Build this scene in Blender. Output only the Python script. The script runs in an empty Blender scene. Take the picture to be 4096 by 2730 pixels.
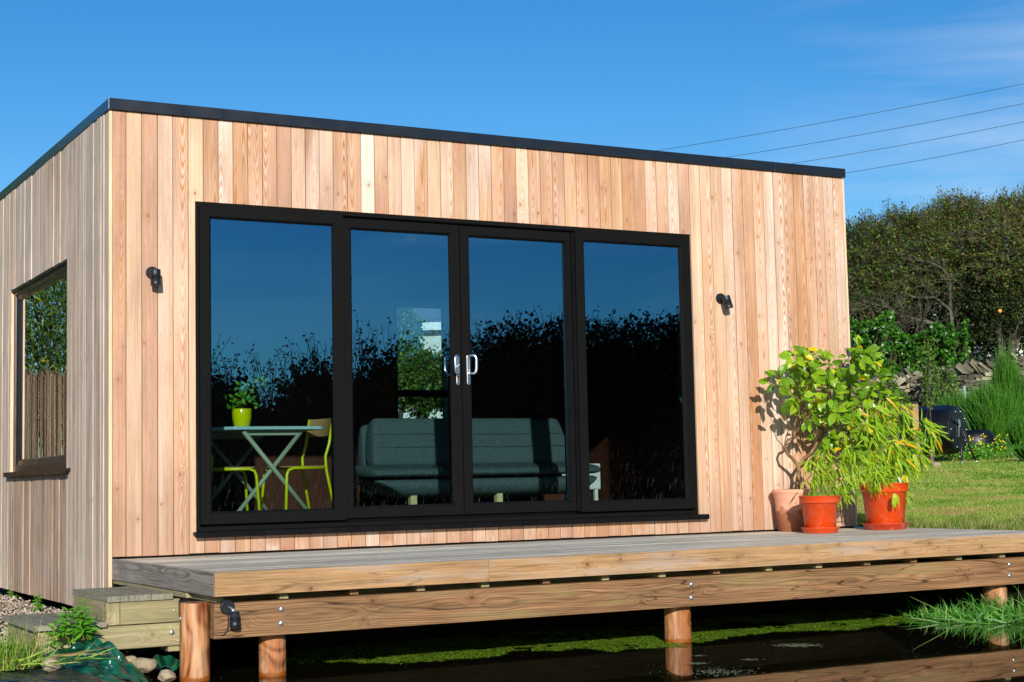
import bpy, math, random
import numpy as np
from mathutils import Vector, Matrix
rng = np.random.default_rng(7); random.seed(7)
scn = bpy.context.scene
col = scn.collection
# ------------------------------------------------------------------ camera
F, YAW, PITCH, ROLL = 6324.1, 0.50014, 0.08781, -0.02142
CAM = np.array([-2.504, -9.756, 0.4295])
vv = np.array([math.sin(YAW)*math.cos(PITCH), math.cos(YAW)*math.cos(PITCH), math.sin(PITCH)])
rt = np.array([math.cos(YAW), -math.sin(YAW), 0.0]); up = np.cross(rt, vv)
CR = rt*math.cos(ROLL)+up*math.sin(ROLL); CU = -rt*math.sin(ROLL)+up*math.cos(ROLL)
cd = bpy.data.cameras.new('camera'); cam = bpy.data.objects.new('camera', cd); col.objects.link(cam)
cd.sensor_width = 36.0; cd.lens = F/4096*36.0; cd.clip_start = 0.1; cd.clip_end = 3000
cam.matrix_world = Matrix(((CR[0], CU[0], -vv[0], CAM[0]), (CR[1], CU[1], -vv[1], CAM[1]), (CR[2], CU[2], -vv[2], CAM[2]), (0, 0, 0, 1)))
scn.camera = cam
def ray(px, py): return (px-2048)/F*CR-(py-1365)/F*CU+vv
def at(px, py, D):                       # survey helper: a point at plan distance D from the tripod
    r = ray(px, py); return CAM+r*(D/math.hypot(r[0], r[1]))
def aty(px, py, Y):
    r = ray(px, py); return CAM+r*((Y-CAM[1])/r[1])
def atz(px, py, Z):
    r = ray(px, py); return CAM+r*((Z-CAM[2])/r[2])
# ------------------------------------------------------------------ naming helpers
def tag(o, label=None, cat=None, group=None, kind=None):
    if label: o['label'] = label
    if cat: o['category'] = cat
    if group: o['group'] = group
    if kind: o['kind'] = kind
    return o
def empty(name, loc=(0, 0, 0), rz=0.0):
    o = bpy.data.objects.new(name, None); col.objects.link(o); o.location = loc; o.rotation_euler = (0, 0, rz)
    o.empty_display_size = .1; return o
# ------------------------------------------------------------------ mesh helpers
class MB:
    def __init__(s): s.v = []; s.f = []; s.g = []; s.m = []; s.sm = []
    def face(s, idx, g=None, mi=0, sm=False):
        s.f.append(tuple(idx)); s.g.append(g if g else [(s.v[i][0], s.v[i][2], .5) for i in idx]); s.m.append(mi); s.sm.append(sm)
    def plank(s, lo, hi, ax=2, r=None, mi=0, off=None):
        if r is None: r = random.random()
        lo = list(lo); hi = list(hi); b = len(s.v)
        c = [(lo[k]+hi[k])/2 for k in range(3)]
        for z in (0, 1):
            for y in (0, 1):
                for x in (0, 1): s.v.append((hi[0] if x else lo[0], hi[1] if y else lo[1], hi[2] if z else lo[2]))
        for idx, n in (((0, 2, 3, 1), 2), ((4, 5, 7, 6), 2), ((0, 1, 5, 4), 1), ((2, 6, 7, 3), 1), ((0, 4, 6, 2), 0), ((1, 3, 7, 5), 0)):
            if n == ax:
                o = [k for k in range(3) if k != ax]
                g = [((s.v[b+i][o[0]]-c[o[0]])*1.0, (s.v[b+i][o[1]]-c[o[1]])*6, r) for i in idx]
            else:
                o = [k for k in range(3) if k != ax and k != n][0]
                g = [(s.v[b+i][o]-c[o], s.v[b+i][ax], r) for i in idx]
            s.face([b+i for i in idx], g, mi)
        return s
    def box(s, lo, hi, mi=0): return s.plank(lo, hi, 2, .5, mi)
    def xf(s, i0, M):
        for i in range(i0, len(s.v)): s.v[i] = tuple(M @ Vector(s.v[i]))
    def tube(s, pts, rad, n=8, caps=True, mi=0, r=.5, flat=False):
        pts = [Vector(p) for p in pts]; m = len(pts)
        if not hasattr(rad, '__len__'): rad = [rad]*m
        b = len(s.v); t0 = None; L = 0; Ls = []
        nrm = None
        for i, p in enumerate(pts):
            t = (pts[min(i+1, m-1)]-pts[max(i-1, 0)]).normalized()
            if nrm is None:
                a = Vector((0, 0, 1)) if abs(t.z) < .9 else Vector((1, 0, 0)); nrm = t.cross(a).normalized()
            else: nrm = (nrm-t*nrm.dot(t)).normalized()
            bi = t.cross(nrm)
            if i: L += (p-pts[i-1]).length
            Ls.append(L)
            for k in range(n):
                a = 2*math.pi*k/n
                s.v.append(tuple(p+(nrm*math.cos(a)+bi*math.sin(a))*rad[i]))
        for i in range(m-1):
            for k in range(n):
                k2 = (k+1) % n; R_ = rad[i]
                w = 2*math.pi*R_/n
                s.face((b+i*n+k, b+i*n+k2, b+(i+1)*n+k2, b+(i+1)*n+k),
                       [((k-n/2)*w, Ls[i], r), ((k+1-n/2)*w, Ls[i], r), ((k+1-n/2)*w, Ls[i+1], r), ((k-n/2)*w, Ls[i+1], r)], mi, not flat)
        if caps:
            for i0, rev in ((0, True), (m-1, False)):
                idx = [b+i0*n+k for k in range(n)]
                if rev: idx = idx[::-1]
                s.face(idx, [(s.v[i][0]-pts[i0].x, s.v[i][1]-pts[i0].y, r) for i in idx], mi)
        return s
    def lathe(s, prof, n=32, c=(0, 0, 0), mi=0, close=False):
        b = len(s.v)
        for (r, z) in prof:
            for k in range(n):
                a = 2*math.pi*k/n; s.v.append((c[0]+r*math.cos(a), c[1]+r*math.sin(a), c[2]+z))
        for i in range(len(prof)-1):
            for k in range(n):
                k2 = (k+1) % n
                s.face((b+i*n+k, b+i*n+k2, b+(i+1)*n+k2, b+(i+1)*n+k), None, mi, True)
        for i0, rev in ((0, True), (len(prof)-1, False)):
            if prof[i0][0] > 1e-5:
                idx = [b+i0*n+k for k in range(n)]
                s.face(idx[::-1] if rev else idx, None, mi)
        return s
    def prism(s, poly, ax, a0, a1, mi=0):
        n = len(poly); b = len(s.v)
        def mk(p, a):
            q = [0, 0, 0]; o = [k for k in range(3) if k != ax]; q[o[0]] = p[0]; q[o[1]] = p[1]; q[ax] = a; return tuple(q)
        for a in (a0, a1):
            for p in poly: s.v.append(mk(p, a))
        s.face([b+i for i in range(n)], None, mi); s.face([b+n+i for i in range(n)][::-1], None, mi)
        for i in range(n):
            j = (i+1) % n; s.face((b+j, b+i, b+n+i, b+n+j), None, mi)
        return s
    def build(s, name, mats, parent=None, bevel=0.0, seg=1, smooth_ang=None, sub=0):
        me = bpy.data.meshes.new(name); me.from_pydata(s.v, [], s.f)
        if not isinstance(mats, (list, tuple)): mats = [mats]
        for m in mats: me.materials.append(m)
        me.polygons.foreach_set('material_index', s.m); me.polygons.foreach_set('use_smooth', s.sm)
        at_ = me.attributes.new('g', 'FLOAT_VECTOR', 'CORNER')
        at_.data.foreach_set('vector', np.array([c for g in s.g for c in g], dtype=np.float32).ravel())
        me.update(); me.validate()
        import bmesh
        bm = bmesh.new(); bm.from_mesh(me); bmesh.ops.recalc_face_normals(bm, faces=bm.faces); bm.to_mesh(me); bm.free()
        o = bpy.data.objects.new(name, me); col.objects.link(o)
        if bevel:
            md = o.modifiers.new('bevel', 'BEVEL'); md.width = bevel; md.segments = seg; md.limit_method = 'ANGLE'; md.angle_limit = math.radians(40)
        if sub:
            md = o.modifiers.new('sub', 'SUBSURF'); md.levels = sub; md.render_levels = sub
        if parent: o.parent = parent
        return o
def npmesh(name, V, Fa, mat, parent=None, rnd=None, smooth=False, mi=None):
    V = np.asarray(V, np.float32); Fa = np.asarray(Fa, np.int32); k = Fa.shape[1]; n = len(Fa)
    me = bpy.data.meshes.new(name); me.vertices.add(len(V)); me.vertices.foreach_set('co', V.ravel())
    me.loops.add(n*k); me.loops.foreach_set('vertex_index', Fa.ravel())
    me.polygons.add(n); me.polygons.foreach_set('loop_start', np.arange(0, n*k, k, dtype=np.int32))
    try: me.polygons.foreach_set('loop_total', np.full(n, k, np.int32))
    except Exception: pass
    for m in (mat if isinstance(mat, (list, tuple)) else [mat]): me.materials.append(m)
    me.polygons.foreach_set('use_smooth', np.full(n, smooth))
    if mi is not None: me.polygons.foreach_set('material_index', np.asarray(mi, np.int32))
    if rnd is not None:
        a = me.attributes.new('rnd', 'FLOAT', 'FACE'); a.data.foreach_set('value', np.asarray(rnd, np.float32))
    me.update(calc_edges=True)
    o = bpy.data.objects.new(name, me); col.objects.link(o)
    if parent: o.parent = parent
    return o
def unit(a): return a/np.maximum(1e-9, np.linalg.norm(a, axis=-1, keepdims=True))
def leafset(P, D, N, L, W, fold=.25, droop=.25, shape='oval'):
    """leaves at P, pointing D, face normal N, length L, width W -> verts, faces(4), leaf index"""
    n = len(P); D = unit(D); S = unit(np.cross(D, N)); N = np.cross(S, D)
    L = np.broadcast_to(L, (n,))[:, None]; W = np.broadcast_to(W, (n,))[:, None]
    if shape == 'oval': st = [(0, .08), (.3, .8), (.65, .8), (1., .02)]
    elif shape == 'blade': st = [(0, .25), (.25, .95), (.65, .75), (1., .02)]
    else: st = [(0, .1), (.5, 1.), (1., .02)]
    rows = []
    for t, w in st:
        cpt = P+D*L*t-N*L*droop*t*t
        rows.append(cpt+S*W*.5*w+N*W*fold*w*.5); rows.append(cpt); rows.append(cpt-S*W*.5*w+N*W*fold*w*.5)
    V = np.stack(rows, 1); m = V.shape[1]
    f = []
    for i in range(len(st)-1):
        a = 3*i; f += [(a, a+1, a+4, a+3), (a+1, a+2, a+5, a+4)]
    f = np.array(f); Fa = (f[None]+(np.arange(n)*m)[:, None, None]).reshape(-1, 4)
    return V.reshape(-1, 3), Fa, np.repeat(np.arange(n), len(f))
def leafmesh(name, P, D, N, L, W, mat, parent=None, rnd=None, **k):
    V, Fa, li = leafset(P, D, N, L, W, **k)
    if rnd is None: rnd = rng.random(len(P))
    return npmesh(name, V, Fa, mat, parent, rnd=np.asarray(rnd)[li])
def quadset(P, D, N, L, W):
    n = len(P); D = unit(D); S = unit(np.cross(D, N))
    L = np.broadcast_to(L, (n,))[:, None]; W = np.broadcast_to(W, (n,))[:, None]
    V = np.stack([P, P+D*L*.45+S*W*.5, P+D*L, P+D*L*.45-S*W*.5], 1)
    return V.reshape(-1, 3), np.arange(n*4).reshape(-1, 4)
def blades(P, H, W, lean, bend=.6):
    """grass blades: 2 quads each"""
    n = len(P); a = rng.random(n)*2*math.pi
    S = np.stack([np.cos(a), np.sin(a), 0*a], 1)*np.broadcast_to(W, (n,))[:, None]*.5
    H = np.broadcast_to(H, (n,))[:, None]
    up_ = np.tile([0, 0, 1.], (n, 1))
    m1 = P+up_*H*.55+lean*H*.25; m2 = P+up_*H*(1-bend*.3)+lean*H*bend
    V = np.stack([P-S, P+S, m1+S*.8, m1-S*.8, m2+S*.12, m2-S*.12], 1)
    f = np.array([(0, 1, 2, 3), (3, 2, 4, 5)]); Fa = (f[None]+(np.arange(n)*6)[:, None, None]).reshape(-1, 4)
    return V.reshape(-1, 3), Fa
def sticks(A, B, ra, rb):
    """thin 3-sided tapered sticks"""
    n = len(A); t = unit(B-A); ref = np.where(np.abs(t[:, 2:3]) < .9, np.array([[0, 0, 1.]]), np.array([[1., 0, 0]]))
    u = unit(np.cross(t, ref)); w = np.cross(t, u); ra = np.broadcast_to(ra, (n,))[:, None]; rb = np.broadcast_to(rb, (n,))[:, None]
    rows = []
    for c, r in ((A, ra), (B, rb)):
        for k in range(3):
            an = 2*math.pi*k/3; rows.append(c+(u*math.cos(an)+w*math.sin(an))*r)
    V = np.stack(rows, 1); f = np.array([(0, 1, 4, 3), (1, 2, 5, 4), (2, 0, 3, 5)])
    return V.reshape(-1, 3), (f[None]+(np.arange(n)*6)[:, None, None]).reshape(-1, 4)
def join(parts):
    Vs = []; Fs = []; R = []; o = 0
    for V, Fa, r in parts:
        Vs.append(V); Fs.append(Fa+o); R.append(np.broadcast_to(r, (len(Fa),))); o += len(V)
    return np.concatenate(Vs), np.concatenate(Fs), np.concatenate(R)
# ------------------------------------------------------------------ materials
def lin(h):
    h = h.lstrip('#'); c = [int(h[i:i+2], 16)/255 for i in (0, 2, 4)]
    return tuple([x/12.92 if x <= .04045 else ((x+.055)/1.055)**2.4 for x in c])+(1.0,)
class NT:
    def __init__(s, name):
        s.mat = bpy.data.materials.new(name); s.mat.use_nodes = True; s.t = s.mat.node_tree; s.t.nodes.clear()
        s.out = s.t.nodes.new('ShaderNodeOutputMaterial')
    def n(s, ty, **k):
        nd = s.t.nodes.new(ty)
        for a, b in k.items(): setattr(nd, a, b)
        return nd
    def l(s, a, b): s.t.links.new(a, b)
    def put(s, inp, v):
        if v is None: return
        if isinstance(v, bpy.types.NodeSocket): s.l(v, inp)
        else: inp.default_value = v
    def m(s, op, a, b=None, c=None, clamp=False):
        nd = s.n('ShaderNodeMath', operation=op); nd.use_clamp = clamp
        for i, v in enumerate((a, b, c)): s.put(nd.inputs[i], v)
        return nd.outputs[0]
    def vec(s, x, y, z):
        nd = s.n('ShaderNodeCombineXYZ'); s.put(nd.inputs[0], x); s.put(nd.inputs[1], y); s.put(nd.inputs[2], z); return nd.outputs[0]
    def noise(s, v, scale=5, detail=3, rough=.55, dist=0):
        nd = s.n('ShaderNodeTexNoise'); s.put(nd.inputs['Vector'], v); nd.inputs['Scale'].default_value = scale
        nd.inputs['Detail'].default_value = detail; nd.inputs['Roughness'].default_value = rough; nd.inputs['Distortion'].default_value = dist
        return nd.outputs[0]
    def ramp(s, f, stops, interp='LINEAR'):
        nd = s.n('ShaderNodeValToRGB'); s.put(nd.inputs[0], f); cr = nd.color_ramp; cr.interpolation = interp
        while len(cr.elements) > 1: cr.elements.remove(cr.elements[-1])
        for i, (p, c) in enumerate(stops):
            e = cr.elements[0] if i == 0 else cr.elements.new(p)
            e.position = p; e.color = c if len(c) == 4 else tuple(c)+(1,)
        return nd.outputs[0]
    def mr(s, v, a, b, c=0.0, d=1.0):
        nd = s.n('ShaderNodeMapRange'); s.put(nd.inputs[0], v)
        for i, x in enumerate((a, b, c, d)): nd.inputs[i+1].default_value = x
        return nd.outputs[0]
    def mix(s, f, a, b, mode='MIX'):
        nd = s.n('ShaderNodeMix', data_type='RGBA', blend_type=mode); s.put(nd.inputs[0], f); s.put(nd.inputs[6], a); s.put(nd.inputs[7], b); return nd.outputs[2]
    def bump(s, h, st=.3, d=.01):
        nd = s.n('ShaderNodeBump'); s.put(nd.inputs['Height'], h); nd.inputs['Strength'].default_value = st; nd.inputs['Distance'].default_value = d; return nd.outputs[0]
    def pbr(s, base, rough=.6, metal=0, normal=None, spec=None, **k):
        p = s.n('ShaderNodeBsdfPrincipled'); s.put(p.inputs['Base Color'], base); s.put(p.inputs['Roughness'], rough); p.inputs['Metallic'].default_value = metal
        if normal: s.l(normal, p.inputs['Normal'])
        if spec is not None: p.inputs['Specular IOR Level'].default_value = spec
        for a, b in k.items(): s.put(p.inputs[a.replace('_', ' ')], b)
        return p
    def end(s, sh):
        s.l(sh.outputs[0] if hasattr(sh, 'outputs') else sh, s.out.inputs[0]); return s.mat
    def obj(s): return s.n('ShaderNodeTexCoord').outputs['Object']
    def gen(s): return s.n('ShaderNodeNewGeometry').outputs['Position']
def simple(name, hexc, rough=.5, metal=0, spec=None, var=.12, scale=40, bump=0.0, **k):
    t = NT(name); nz = t.noise(t.obj(), scale, 4)
    c = lin(hexc); d = tuple(x*(1-var) for x in c[:3])+(1,); e = tuple(min(1, x*(1+var)) for x in c[:3])+(1,)
    nrm = t.bump(nz, bump, .004) if bump else None
    return t.end(t.pbr(t.mix(nz, d, e), rough, metal, nrm, spec, **k))
def wood(name, stops, line, linestr=.6, freq=17., K=2.0, knots=1.0, width=.1, rough=.6, spec=.3, fibre=.22, weather=None, knotcol='5a3018', stain=None, bump=.25, slope=2.6, amp=1.3, nl=1.1, pw=2.0, gate=True, kq=1.1, kp=.6, crack=0, nails=False):
    t = NT(name)
    sp = t.n('ShaderNodeSeparateXYZ'); an = t.n('ShaderNodeAttribute', attribute_name='g'); t.l(an.outputs['Vector'], sp.inputs[0])
    a, l, r = sp.outputs
    wn = t.n('ShaderNodeTexWhiteNoise', noise_dimensions='1D'); t.l(t.m('MULTIPLY', r, 91.7), wn.inputs['W'])
    rs = t.n('ShaderNodeSeparateColor'); t.l(wn.outputs['Color'], rs.inputs[0]); R1, R2, R3 = rs.outputs
    r9 = t.m('MULTIPLY', r, 37.)
    n1 = t.noise(t.vec(t.m('MULTIPLY', a, .35/width), t.m('MULTIPLY', l, nl), r9), 1.5, 2, .45)
    u = t.m('ADD', t.m('DIVIDE', a, width), t.m('MULTIPLY', t.m('SUBTRACT', R1, .5), .8))
    u2 = t.m('MULTIPLY', t.m('MULTIPLY', u, u), t.m('MULTIPLY_ADD', R2, K*3.0, K))
    f = t.m('ADD', u2, t.m('ADD', t.m('MULTIPLY', l, t.m('MULTIPLY', t.m('SUBTRACT', R3, .5), slope)), t.m('MULTIPLY', n1, amp*2)))
    lq = t.m('MULTIPLY', l, kq); ce = t.m('FLOOR', lq); wk = t.n('ShaderNodeTexWhiteNoise', noise_dimensions='2D'); t.l(t.vec(ce, t.m('MULTIPLY', r, 613.), 0.), wk.inputs['Vector'])
    ks = t.n('ShaderNodeSeparateColor'); t.l(wk.outputs['Color'], ks.inputs[0])
    dl = t.m('DIVIDE', t.m('SUBTRACT', t.m('SUBTRACT', lq, ce), t.m('MULTIPLY_ADD', ks.outputs[0], .7, .15)), kq)
    da = t.m('SUBTRACT', a, t.m('MULTIPLY', t.m('SUBTRACT', ks.outputs[1], .5), width*.8))
    kd = t.m('ADD', t.m('MULTIPLY', t.m('SQRT', t.m('ADD', t.m('MULTIPLY', dl, dl), t.m('MULTIPLY', t.m('MULTIPLY', da, da), 1.6))), 4.2), t.m('LESS_THAN', ks.outputs[2], kp))
    if knots: f = t.m('ADD', f, t.m('MULTIPLY', t.m('POWER', 2.718, t.m('MULTIPLY', kd, -11.0)), 2.2))
    n2 = t.noise(t.vec(t.m('MULTIPLY', a, 30.), t.m('MULTIPLY', l, 3.), r9), 1., 2, .5)
    f = t.m('ADD', f, t.m('MULTIPLY', n2, .10))
    ring = t.m('MULTIPLY_ADD', t.m('SINE', t.m('MULTIPLY', f, freq)), .5, .5)
    ring = t.m('POWER', ring, pw)
    blot0 = t.noise(t.vec(t.m('MULTIPLY', a, 4.), t.m('MULTIPLY', l, 1.3), t.m('MULTIPLY', r, 77.)), 1., 2, .5)
    soft = t.m('MULTIPLY_ADD', t.m('SINE', t.m('MULTIPLY', f, freq*.31)), .5, .5)
    rstr = t.m('MULTIPLY', t.mr(R2, .25, .55, .12, 1.0) if gate else 1.0, t.mr(blot0, .35, .6, .55, 1.15))
    fib = t.noise(t.vec(t.m('MULTIPLY', a, 240.), t.m('MULTIPLY', l, 5.), r9), 1., 3, .6)
    fib2 = t.noise(t.vec(t.m('MULTIPLY', a, 60.), t.m('MULTIPLY', l, .8), r9), 1., 2, .5)
    blot = t.noise(t.vec(t.m('MULTIPLY', a, 8.), t.m('MULTIPLY', l, 1.6), r9), 1., 3, .5)
    base = t.ramp(R3, stops, 'LINEAR')
    c = t.mix(t.m('MULTIPLY', t.m('MULTIPLY', ring, rstr), linestr), base, lin(line))
    c = t.mix(t.m('MULTIPLY', t.m('MULTIPLY', soft, rstr), linestr*.3), c, lin(line))
    v = t.m('ADD', t.mr(fib, .3, .7, 1-fibre, 1+fibre*.5), t.m('ADD', t.mr(fib2, .3, .7, -fibre*.6, fibre*.4), t.mr(blot, .3, .7, -.13, .10)))
    c = t.mix(1.0, c, t.vec(v, v, v), 'MULTIPLY')
    if knots:
        kk = t.mr(t.m('ADD', kd, t.m('MULTIPLY', fib2, .03)), .075, .05, 0, 1)
        c = t.mix(t.m('MULTIPLY', kk, .75*knots), c, lin(knotcol))
        kk2 = t.mr(kd, .22, .05, 0, 1); c = t.mix(t.m('MULTIPLY', kk2, .22*knots), c, lin(knotcol))
    if crack:
        cn_ = t.noise(t.vec(t.m('MULTIPLY', a, 9.), t.m('MULTIPLY', l, .55), t.m('MULTIPLY', r, 51.)), 1., 2, .5); ck = t.mr(t.m('ABSOLUTE', t.m('SUBTRACT', cn_, .52)), .0025, .008, 1, 0); gr = t.noise(t.vec(t.m('MULTIPLY', a, 20.), t.m('MULTIPLY', l, 9.), r9), 1., 4, .7)
        c = t.mix(t.m('MULTIPLY', ck, .8*crack), c, lin('2a1a0e')); c = t.mix(t.m('MULTIPLY', t.mr(gr, .58, .8, 0, 1), .55), c, lin('6b5a48'))
    if nails:
        nd_ = t.m('SUBTRACT', t.m('ABSOLUTE', a), .032); nl_ = t.m('SUBTRACT', t.m('MULTIPLY', t.m('FRACT', t.m('ADD', t.m('DIVIDE', l, .56), t.m('MULTIPLY', R1, .04))), .56), .28); nq = t.m('SQRT', t.m('ADD', t.m('MULTIPLY', nd_, nd_), t.m('MULTIPLY', nl_, nl_))); c = t.mix(t.m('MULTIPLY', t.mr(nq, .0035, .0022, 0, 1), .8), c, lin('4a3a30'))
    if weather:
        wc, z0, z1, st = weather
        ps = t.n('ShaderNodeSeparateXYZ'); t.l(t.gen(), ps.inputs[0])
        wz = t.m('ADD', ps.outputs[2], t.m('MULTIPLY', t.m('SUBTRACT', fib2, .5), .9))
        c = t.mix(t.m('MULTIPLY', t.mr(wz, z0, z1, 1, 0), st), c, lin(wc))
    if stain:
        sc, s0, s1, st = stain
        sn = t.noise(t.vec(t.m('MULTIPLY', a, 14.), t.m('MULTIPLY', l, 1.4), t.m('MULTIPLY', r, 11.)), 1., 4, .6)
        c = t.mix(t.m('MULTIPLY', t.mr(sn, s0, s1, 0, 1), st), c, lin(sc))
    hgt = t.m('ADD', t.m('MULTIPLY', ring, -.5), fib)
    return t.end(t.pbr(c, rough, 0, t.bump(hgt, bump, .002), spec))
M = {}
M['clad'] = wood('larch_cladding', [(0, lin('ae8068')), (.14, lin('e8cbb2')), (.28, lin('cca283')), (.40, lin('e8caa4')), (.52, lin('b2826c')), (.64, lin('dcbb9a')), (.76, lin('c49573')), (.88, lin('f0ddca')), (1, lin('b68a74'))], 'b87434', .85, 23, 2.6, .9, weather=('94705a', -.1, .62, .55), fibre=.17, slope=7., amp=.75, nl=.8, stain=('b9aaa0', .60, .78, .45), pw=1.7, knotcol='8a5430', nails=True)
M['cladgrey'] = wood('weathered_larch', [(0, lin('d8b89c')), (.2, lin('ecd8c4')), (.4, lin('dcbca2')), (.6, lin('dccdbe')), (.8, lin('f0d6b8')), (1, lin('d6aa8c'))], '98806c', .5, 26, 3.0, .5, fibre=.38, stain=('d0bcaa', .48, .70, .5), spec=.3, rough=.55, slope=4., amp=1.)
M['cladrust'] = wood('sheltered_larch', [(0, lin('d0a484')), (.5, lin('d8b292')), (1, lin('e0c0a2'))], '8d6544', .6, 22, 2.6, .4, fibre=.6, stain=('b4aca4', .42, .66, .7), slope=4.)
M['trim'] = wood('corner_board', [(0, lin('ecc4a0')), (1, lin('f0cca8'))], 'd09a68', .35, 14, 1.5, .3, fibre=.12)
M['deck'] = wood('silvered_decking', [(0, lin('dccfb6')), (.3, lin('f0e2c8')), (.6, lin('d2c6b0')), (.8, lin('f4e6ca')), (1, lin('e2d4ba'))], '8f8372', .6, 30, 3.0, .3, width=.13, fibre=.6, stain=('a09c98', .45, .68, .55), rough=.62, slope=1.)
M['fascia'] = wood('deck_fascia', [(0, lin('bf976a')), (.5, lin('b68f64')), (1, lin('c6a176'))], '8f6238', .42, 36, 1.2, 1.6, width=.12, fibre=.3, stain=('ab9f92', .5, .72, .6), knotcol='6b4a30', slope=.5, amp=.5, nl=.9, gate=False, kq=2.6, kp=.35, crack=.5)
M['fasciagrey'] = wood('grey_deck_fascia', [(0, lin('a0948a')), (1, lin('aca094'))], '4a423b', .75, 24, 1.8, .8, width=.14, fibre=.35, stain=('aaa298', .5, .72, .4), slope=.8, amp=.9, gate=False)
M['beam'] = wood('treated_beam', [(0, lin('9c7450')), (1, lin('a47b54'))], '4c301a', .7, 33, 1.0, 1.6, width=.17, fibre=.36, stain=('8d8a58', .52, .72, .45), slope=.9, amp=.62, nl=1.0, gate=False, kq=1.5, kp=.4, crack=1)
M['step'] = wood('pale_treated_timber', [(0, lin('9c8f6a')), (.5, lin('a89b74')), (1, lin('b2a57e'))], '7d7149', .5, 26, 1.6, .6, width=.12, fibre=.28, stain=('8a8e58', .5, .72, .5), slope=.8, amp=.8, gate=False)
M['post'] = wood('round_post_wood', [(0, lin('bb7a48')), (.5, lin('c98a58')), (1, lin('b0682f'))], '6e2e0c', 1.0, 13, .9, 1.6, width=.26, fibre=.3, stain=('dcb48c', .5, .66, .6), knotcol='3a1c0c', slope=9.0, amp=1.1, nl=2.0, gate=False, kq=3.5, kp=.3)
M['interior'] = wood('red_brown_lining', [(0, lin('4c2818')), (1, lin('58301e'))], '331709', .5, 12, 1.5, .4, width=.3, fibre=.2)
M['chairwood'] = wood('chair_ply', [(0, lin('a98555')), (1, lin('b48f5e'))], '7a5530', .4, 14, 1., .2, fibre=.15)
M['palewood'] = wood('pale_leg_wood', [(0, lin('c9c08a')), (1, lin('d2c893'))], 'a49a60', .3, 14, 1., 0, fibre=.12)
def blackmetal(name, c, sp=.5, rough=.45, bs=900, bst=.5, hi=1.0):
    t = NT(name); nz = t.noise(t.obj(), bs, 2, .6); n3 = t.noise(t.obj(), 6, 3)
    col_ = t.mix(t.mr(nz, .45, .72, 0, 1), lin(c), tuple(min(1, x*(1+1.6*hi)+.012*hi) for x in lin(c)[:3])+(1,))
    return t.end(t.pbr(col_, t.mr(n3, .3, .7, rough-.07, rough+.1), 0, t.bump(nz, bst, .0008), sp))
M['frame'] = blackmetal('textured_black_frame', '0c0b0a', .10, .55, 420, .5, .4)
M['frameprofile'] = blackmetal('smooth_dark_frame', '09080a', .2, .4, 60, .05, .2)
M['brownframe'] = blackmetal('dark_brown_frame', '1d1511', .5, .3, 60, .05, .2)
M['fasciagloss'] = blackmetal('glossy_roof_trim', '0d1420', .9, .16, 80, .01, .05)
M['fasciametal'] = blackmetal('black_roof_trim', '0d1018', .7, .34, 80, .02, .1)
M['lampblack'] = blackmetal('satin_black_paint', '15171c', .5, .42, 300, .05, .2)
M['plasticblack'] = blackmetal('black_plastic', '07080a', .5, .4, 260, .6, .3)
M['chrome'] = simple('satin_chrome', 'e6e8ea', .28, 1.0, var=.03)
M['steel'] = simple('galvanised_steel', 'c3ced2', .32, .85, var=.15, scale=200, bump=.2)
M['brass'] = simple('brass', 'b98a35', .3, 1.0)
M['dark'] = simple('dark_void', '0a0908', .9)
M['membrane'] = simple('black_membrane', '0c0c0d', .6, bump=.5)
M['white'] = simple('white_paint', 'dfe3e0', .5, var=.03)
M['yellow'] = simple('yellow_paint', 'd2dc08', .3, var=.03)
M['yellowpot'] = simple('yellow_ceramic', 'cdd400', .15, var=.03)
M['sage'] = simple('sage_paint', '93a68c', .45, var=.05)
M['tabletop'] = simple('pale_blue_tabletop', '9fc9cc', .4, var=.03)
M['orange'] = simple('orange_plastic', 'e24c12', .28, var=.05, scale=14, spec=.5)
M['lens'] = simple('lamp_lens', '6b4a2a', .2, var=.2)
M['slate'] = simple('roof_slate', '5d6670', .6, var=.3, scale=12)
M['harl'] = simple('white_harling', 'd8d8d2', .8, var=.06, scale=30)
M['wire'] = simple('cable_green_black', '20352a', .6)
M['rubber'] = simple('cable_black', '0d0d0e', .45)
M['tubeguard'] = simple('pale_tree_tube', '7f9c8c', .7, var=.5, scale=14)
M['brownguard'] = simple('brown_guard_plastic', '6b4f49', .5, var=.15, scale=20)
M['yflower'] = simple('yellow_petals', 'e8d800', .6)
M['whitetag'] = simple('white_tag', 'd9dde0', .5)
def fabric():
    t = NT('sofa_fabric'); o = t.obj()
    sp = t.n('ShaderNodeSeparateXYZ'); t.l(o, sp.inputs[0])
    n = t.noise(t.vec(t.m('MULTIPLY', sp.outputs[0], 60.), t.m('MULTIPLY', sp.outputs[1], 60.), t.m('MULTIPLY', sp.outputs[2], 400.)), 1, 3)
    n2 = t.noise(o, 500, 2)
    c = t.mix(t.mr(t.m('ADD', t.m('MULTIPLY', n, .6), t.m('MULTIPLY', n2, .4)), .35, .65, 0, 1), lin('2c3b3e'), lin('586f70'))
    return t.end(t.pbr(c, .85, 0, t.bump(n2, .5, .002), .2))
M['sofa'] = fabric()
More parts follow.
